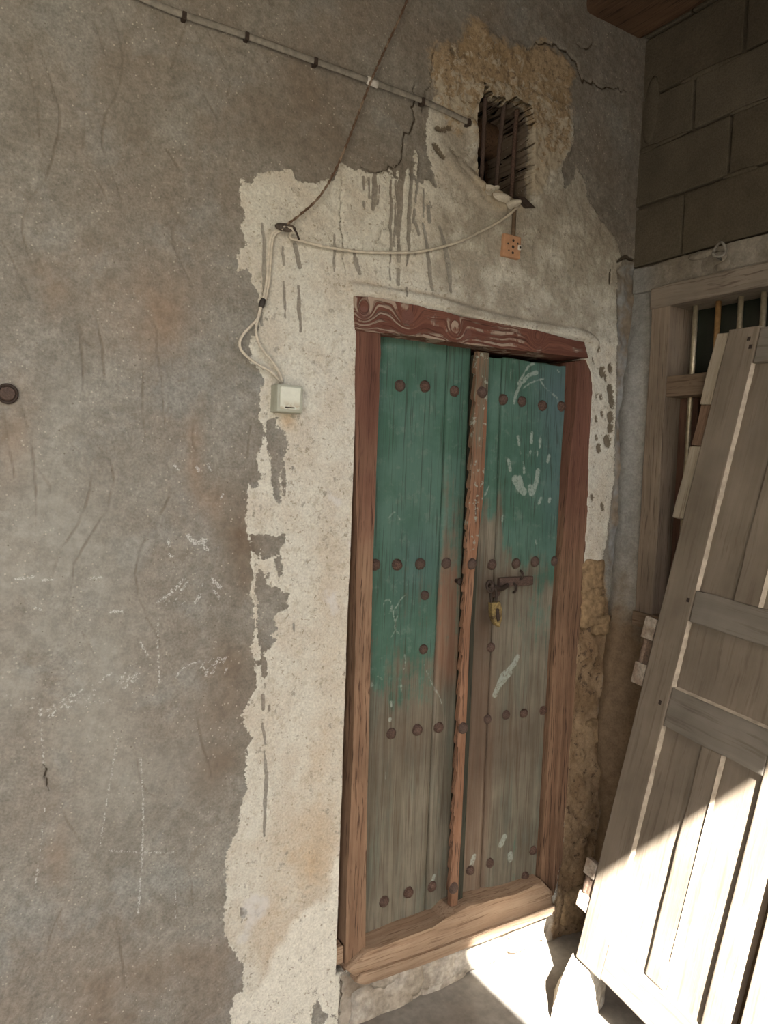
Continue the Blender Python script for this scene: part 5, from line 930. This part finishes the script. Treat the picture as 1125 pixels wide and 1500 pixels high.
# twisted two strand flex
path = smooth_path(DATA['rope'], 0.004); bm = bmesh.new()
for ph in (0, math.pi):
    q = []
    for i, p in enumerate(path):
        d = (path[min(i + 1, len(path) - 1)] - path[max(i - 1, 0)]).normalized(); a = d.cross(Vector((0, 1, 0))).normalized(); b = a.cross(d); t = i * 0.62 + ph
        q.append(p + a * math.cos(t) * 0.0017 + b * math.sin(t) * 0.0017)
    tube_bm(q, 0.0018, 6, bm)
o = bm_obj('twisted_flex', bm, M_rope, None, True); tag(o, 'twisted brown flex hanging down from above to the dark knot', 'cable')
kx, ky, kz = DATA['knot'][0]
kn = bm_obj('tape_knot', rock_bm((0.019, 0.012, 0.010), 503, 3, 0.8), M_knot, None, True); kn.location = (kx, -0.022, kz); tag(kn, 'dark lump of tape where the cables meet above the switch', 'cable joint')
for i, (a, b, c) in enumerate(((0.018, -0.014, -0.016), (0.028, -0.02, -0.030), (-0.014, -0.006, -0.010))):
    bm_obj('wire_end', tube_bm(smooth_path([(0, 0, 0), (a * .6, b * .7 - .004, c * .3), (a, b, c)], 0.004), 0.0028, 6), M_irond if i == 1 else M_cable, kn, True)
# twin white flex to the switch
le = bm_obj('switch_flex', tube_bm(smooth_path(DATA['lead']), 0.0036, 8), M_cable, None, True); tag(le, 'dirty white twin flex looping from the tape knot to the switch', 'cable')
off = [[p[0] + 0.006, p[1], p[2] - 0.001] for p in DATA['lead']]; off[-1][0] -= 0.004
bm_obj('second_strand', tube_bm(smooth_path(off), 0.0034, 8), M_cable, le, True)
bm_obj('left_loop', tube_bm(smooth_path(DATA['loop_l']), 0.0036, 8), M_cable, le, True)
bm_obj('right_loop', tube_bm(smooth_path(DATA['loop_r']), 0.0036, 8), M_cable, le, True)
bm_obj('tape_wrap', tube_bm(smooth_path(DATA['tape2'], 0.004), lambda t: 0.0062 + 0.0016 * math.sin(t * 3.14), 10), M_tape, le, True)['label'] = 'black tape binding'
cable('white_cable', DATA['cable_r'], 0.0038, M_cable, 'white cable sagging from the tape knot across to the window sill')
cable('brown_cable', DATA['cable_s'], 0.0062, M_cableb, 'short brown cable from the window sill down to the orange socket')
fl_ = mesh_obj('iron_flange', [(1.505, -0.018, 2.412), (1.53, -0.022, 2.414), (1.575, -0.026, 2.390), (1.55, -0.020, 2.388), (1.505, 0.006, 2.412), (1.53, 0.004, 2.416), (1.575, -0.012, 2.393), (1.55, 0.002, 2.390)], [(0, 1, 2, 3), (7, 6, 5, 4), (0, 4, 5, 1), (1, 5, 6, 2), (2, 6, 7, 3), (3, 7, 4, 0)], M_irond)
tag(fl_, 'bent dark metal scrap sticking out at the window hole corner', 'scrap')
pl = empty('wall_plug', (0.150, 0.0, 1.71)); tag(pl, 'round rusty plug set in the plaster at the left edge', 'plug')
adopt(bm_obj('plug_face', tube_bm([Vector((0.150, 0.01, 1.711)), Vector((0.150, -0.010, 1.711)), Vector((0.150, -0.0135, 1.711))], lambda t: 0.0155 if t < 0.8 else 0.0135, 20), M_iron), pl)
rim = [Vector((0.150 + 0.0185 * math.cos(t), -0.006, 1.711 + 0.0185 * math.sin(t))) for t in [6.2832 * k / 28 for k in range(29)]]
adopt(bm_obj('plug_rim', tube_bm(rim, 0.0032, 6), M_irond, None, True), pl)
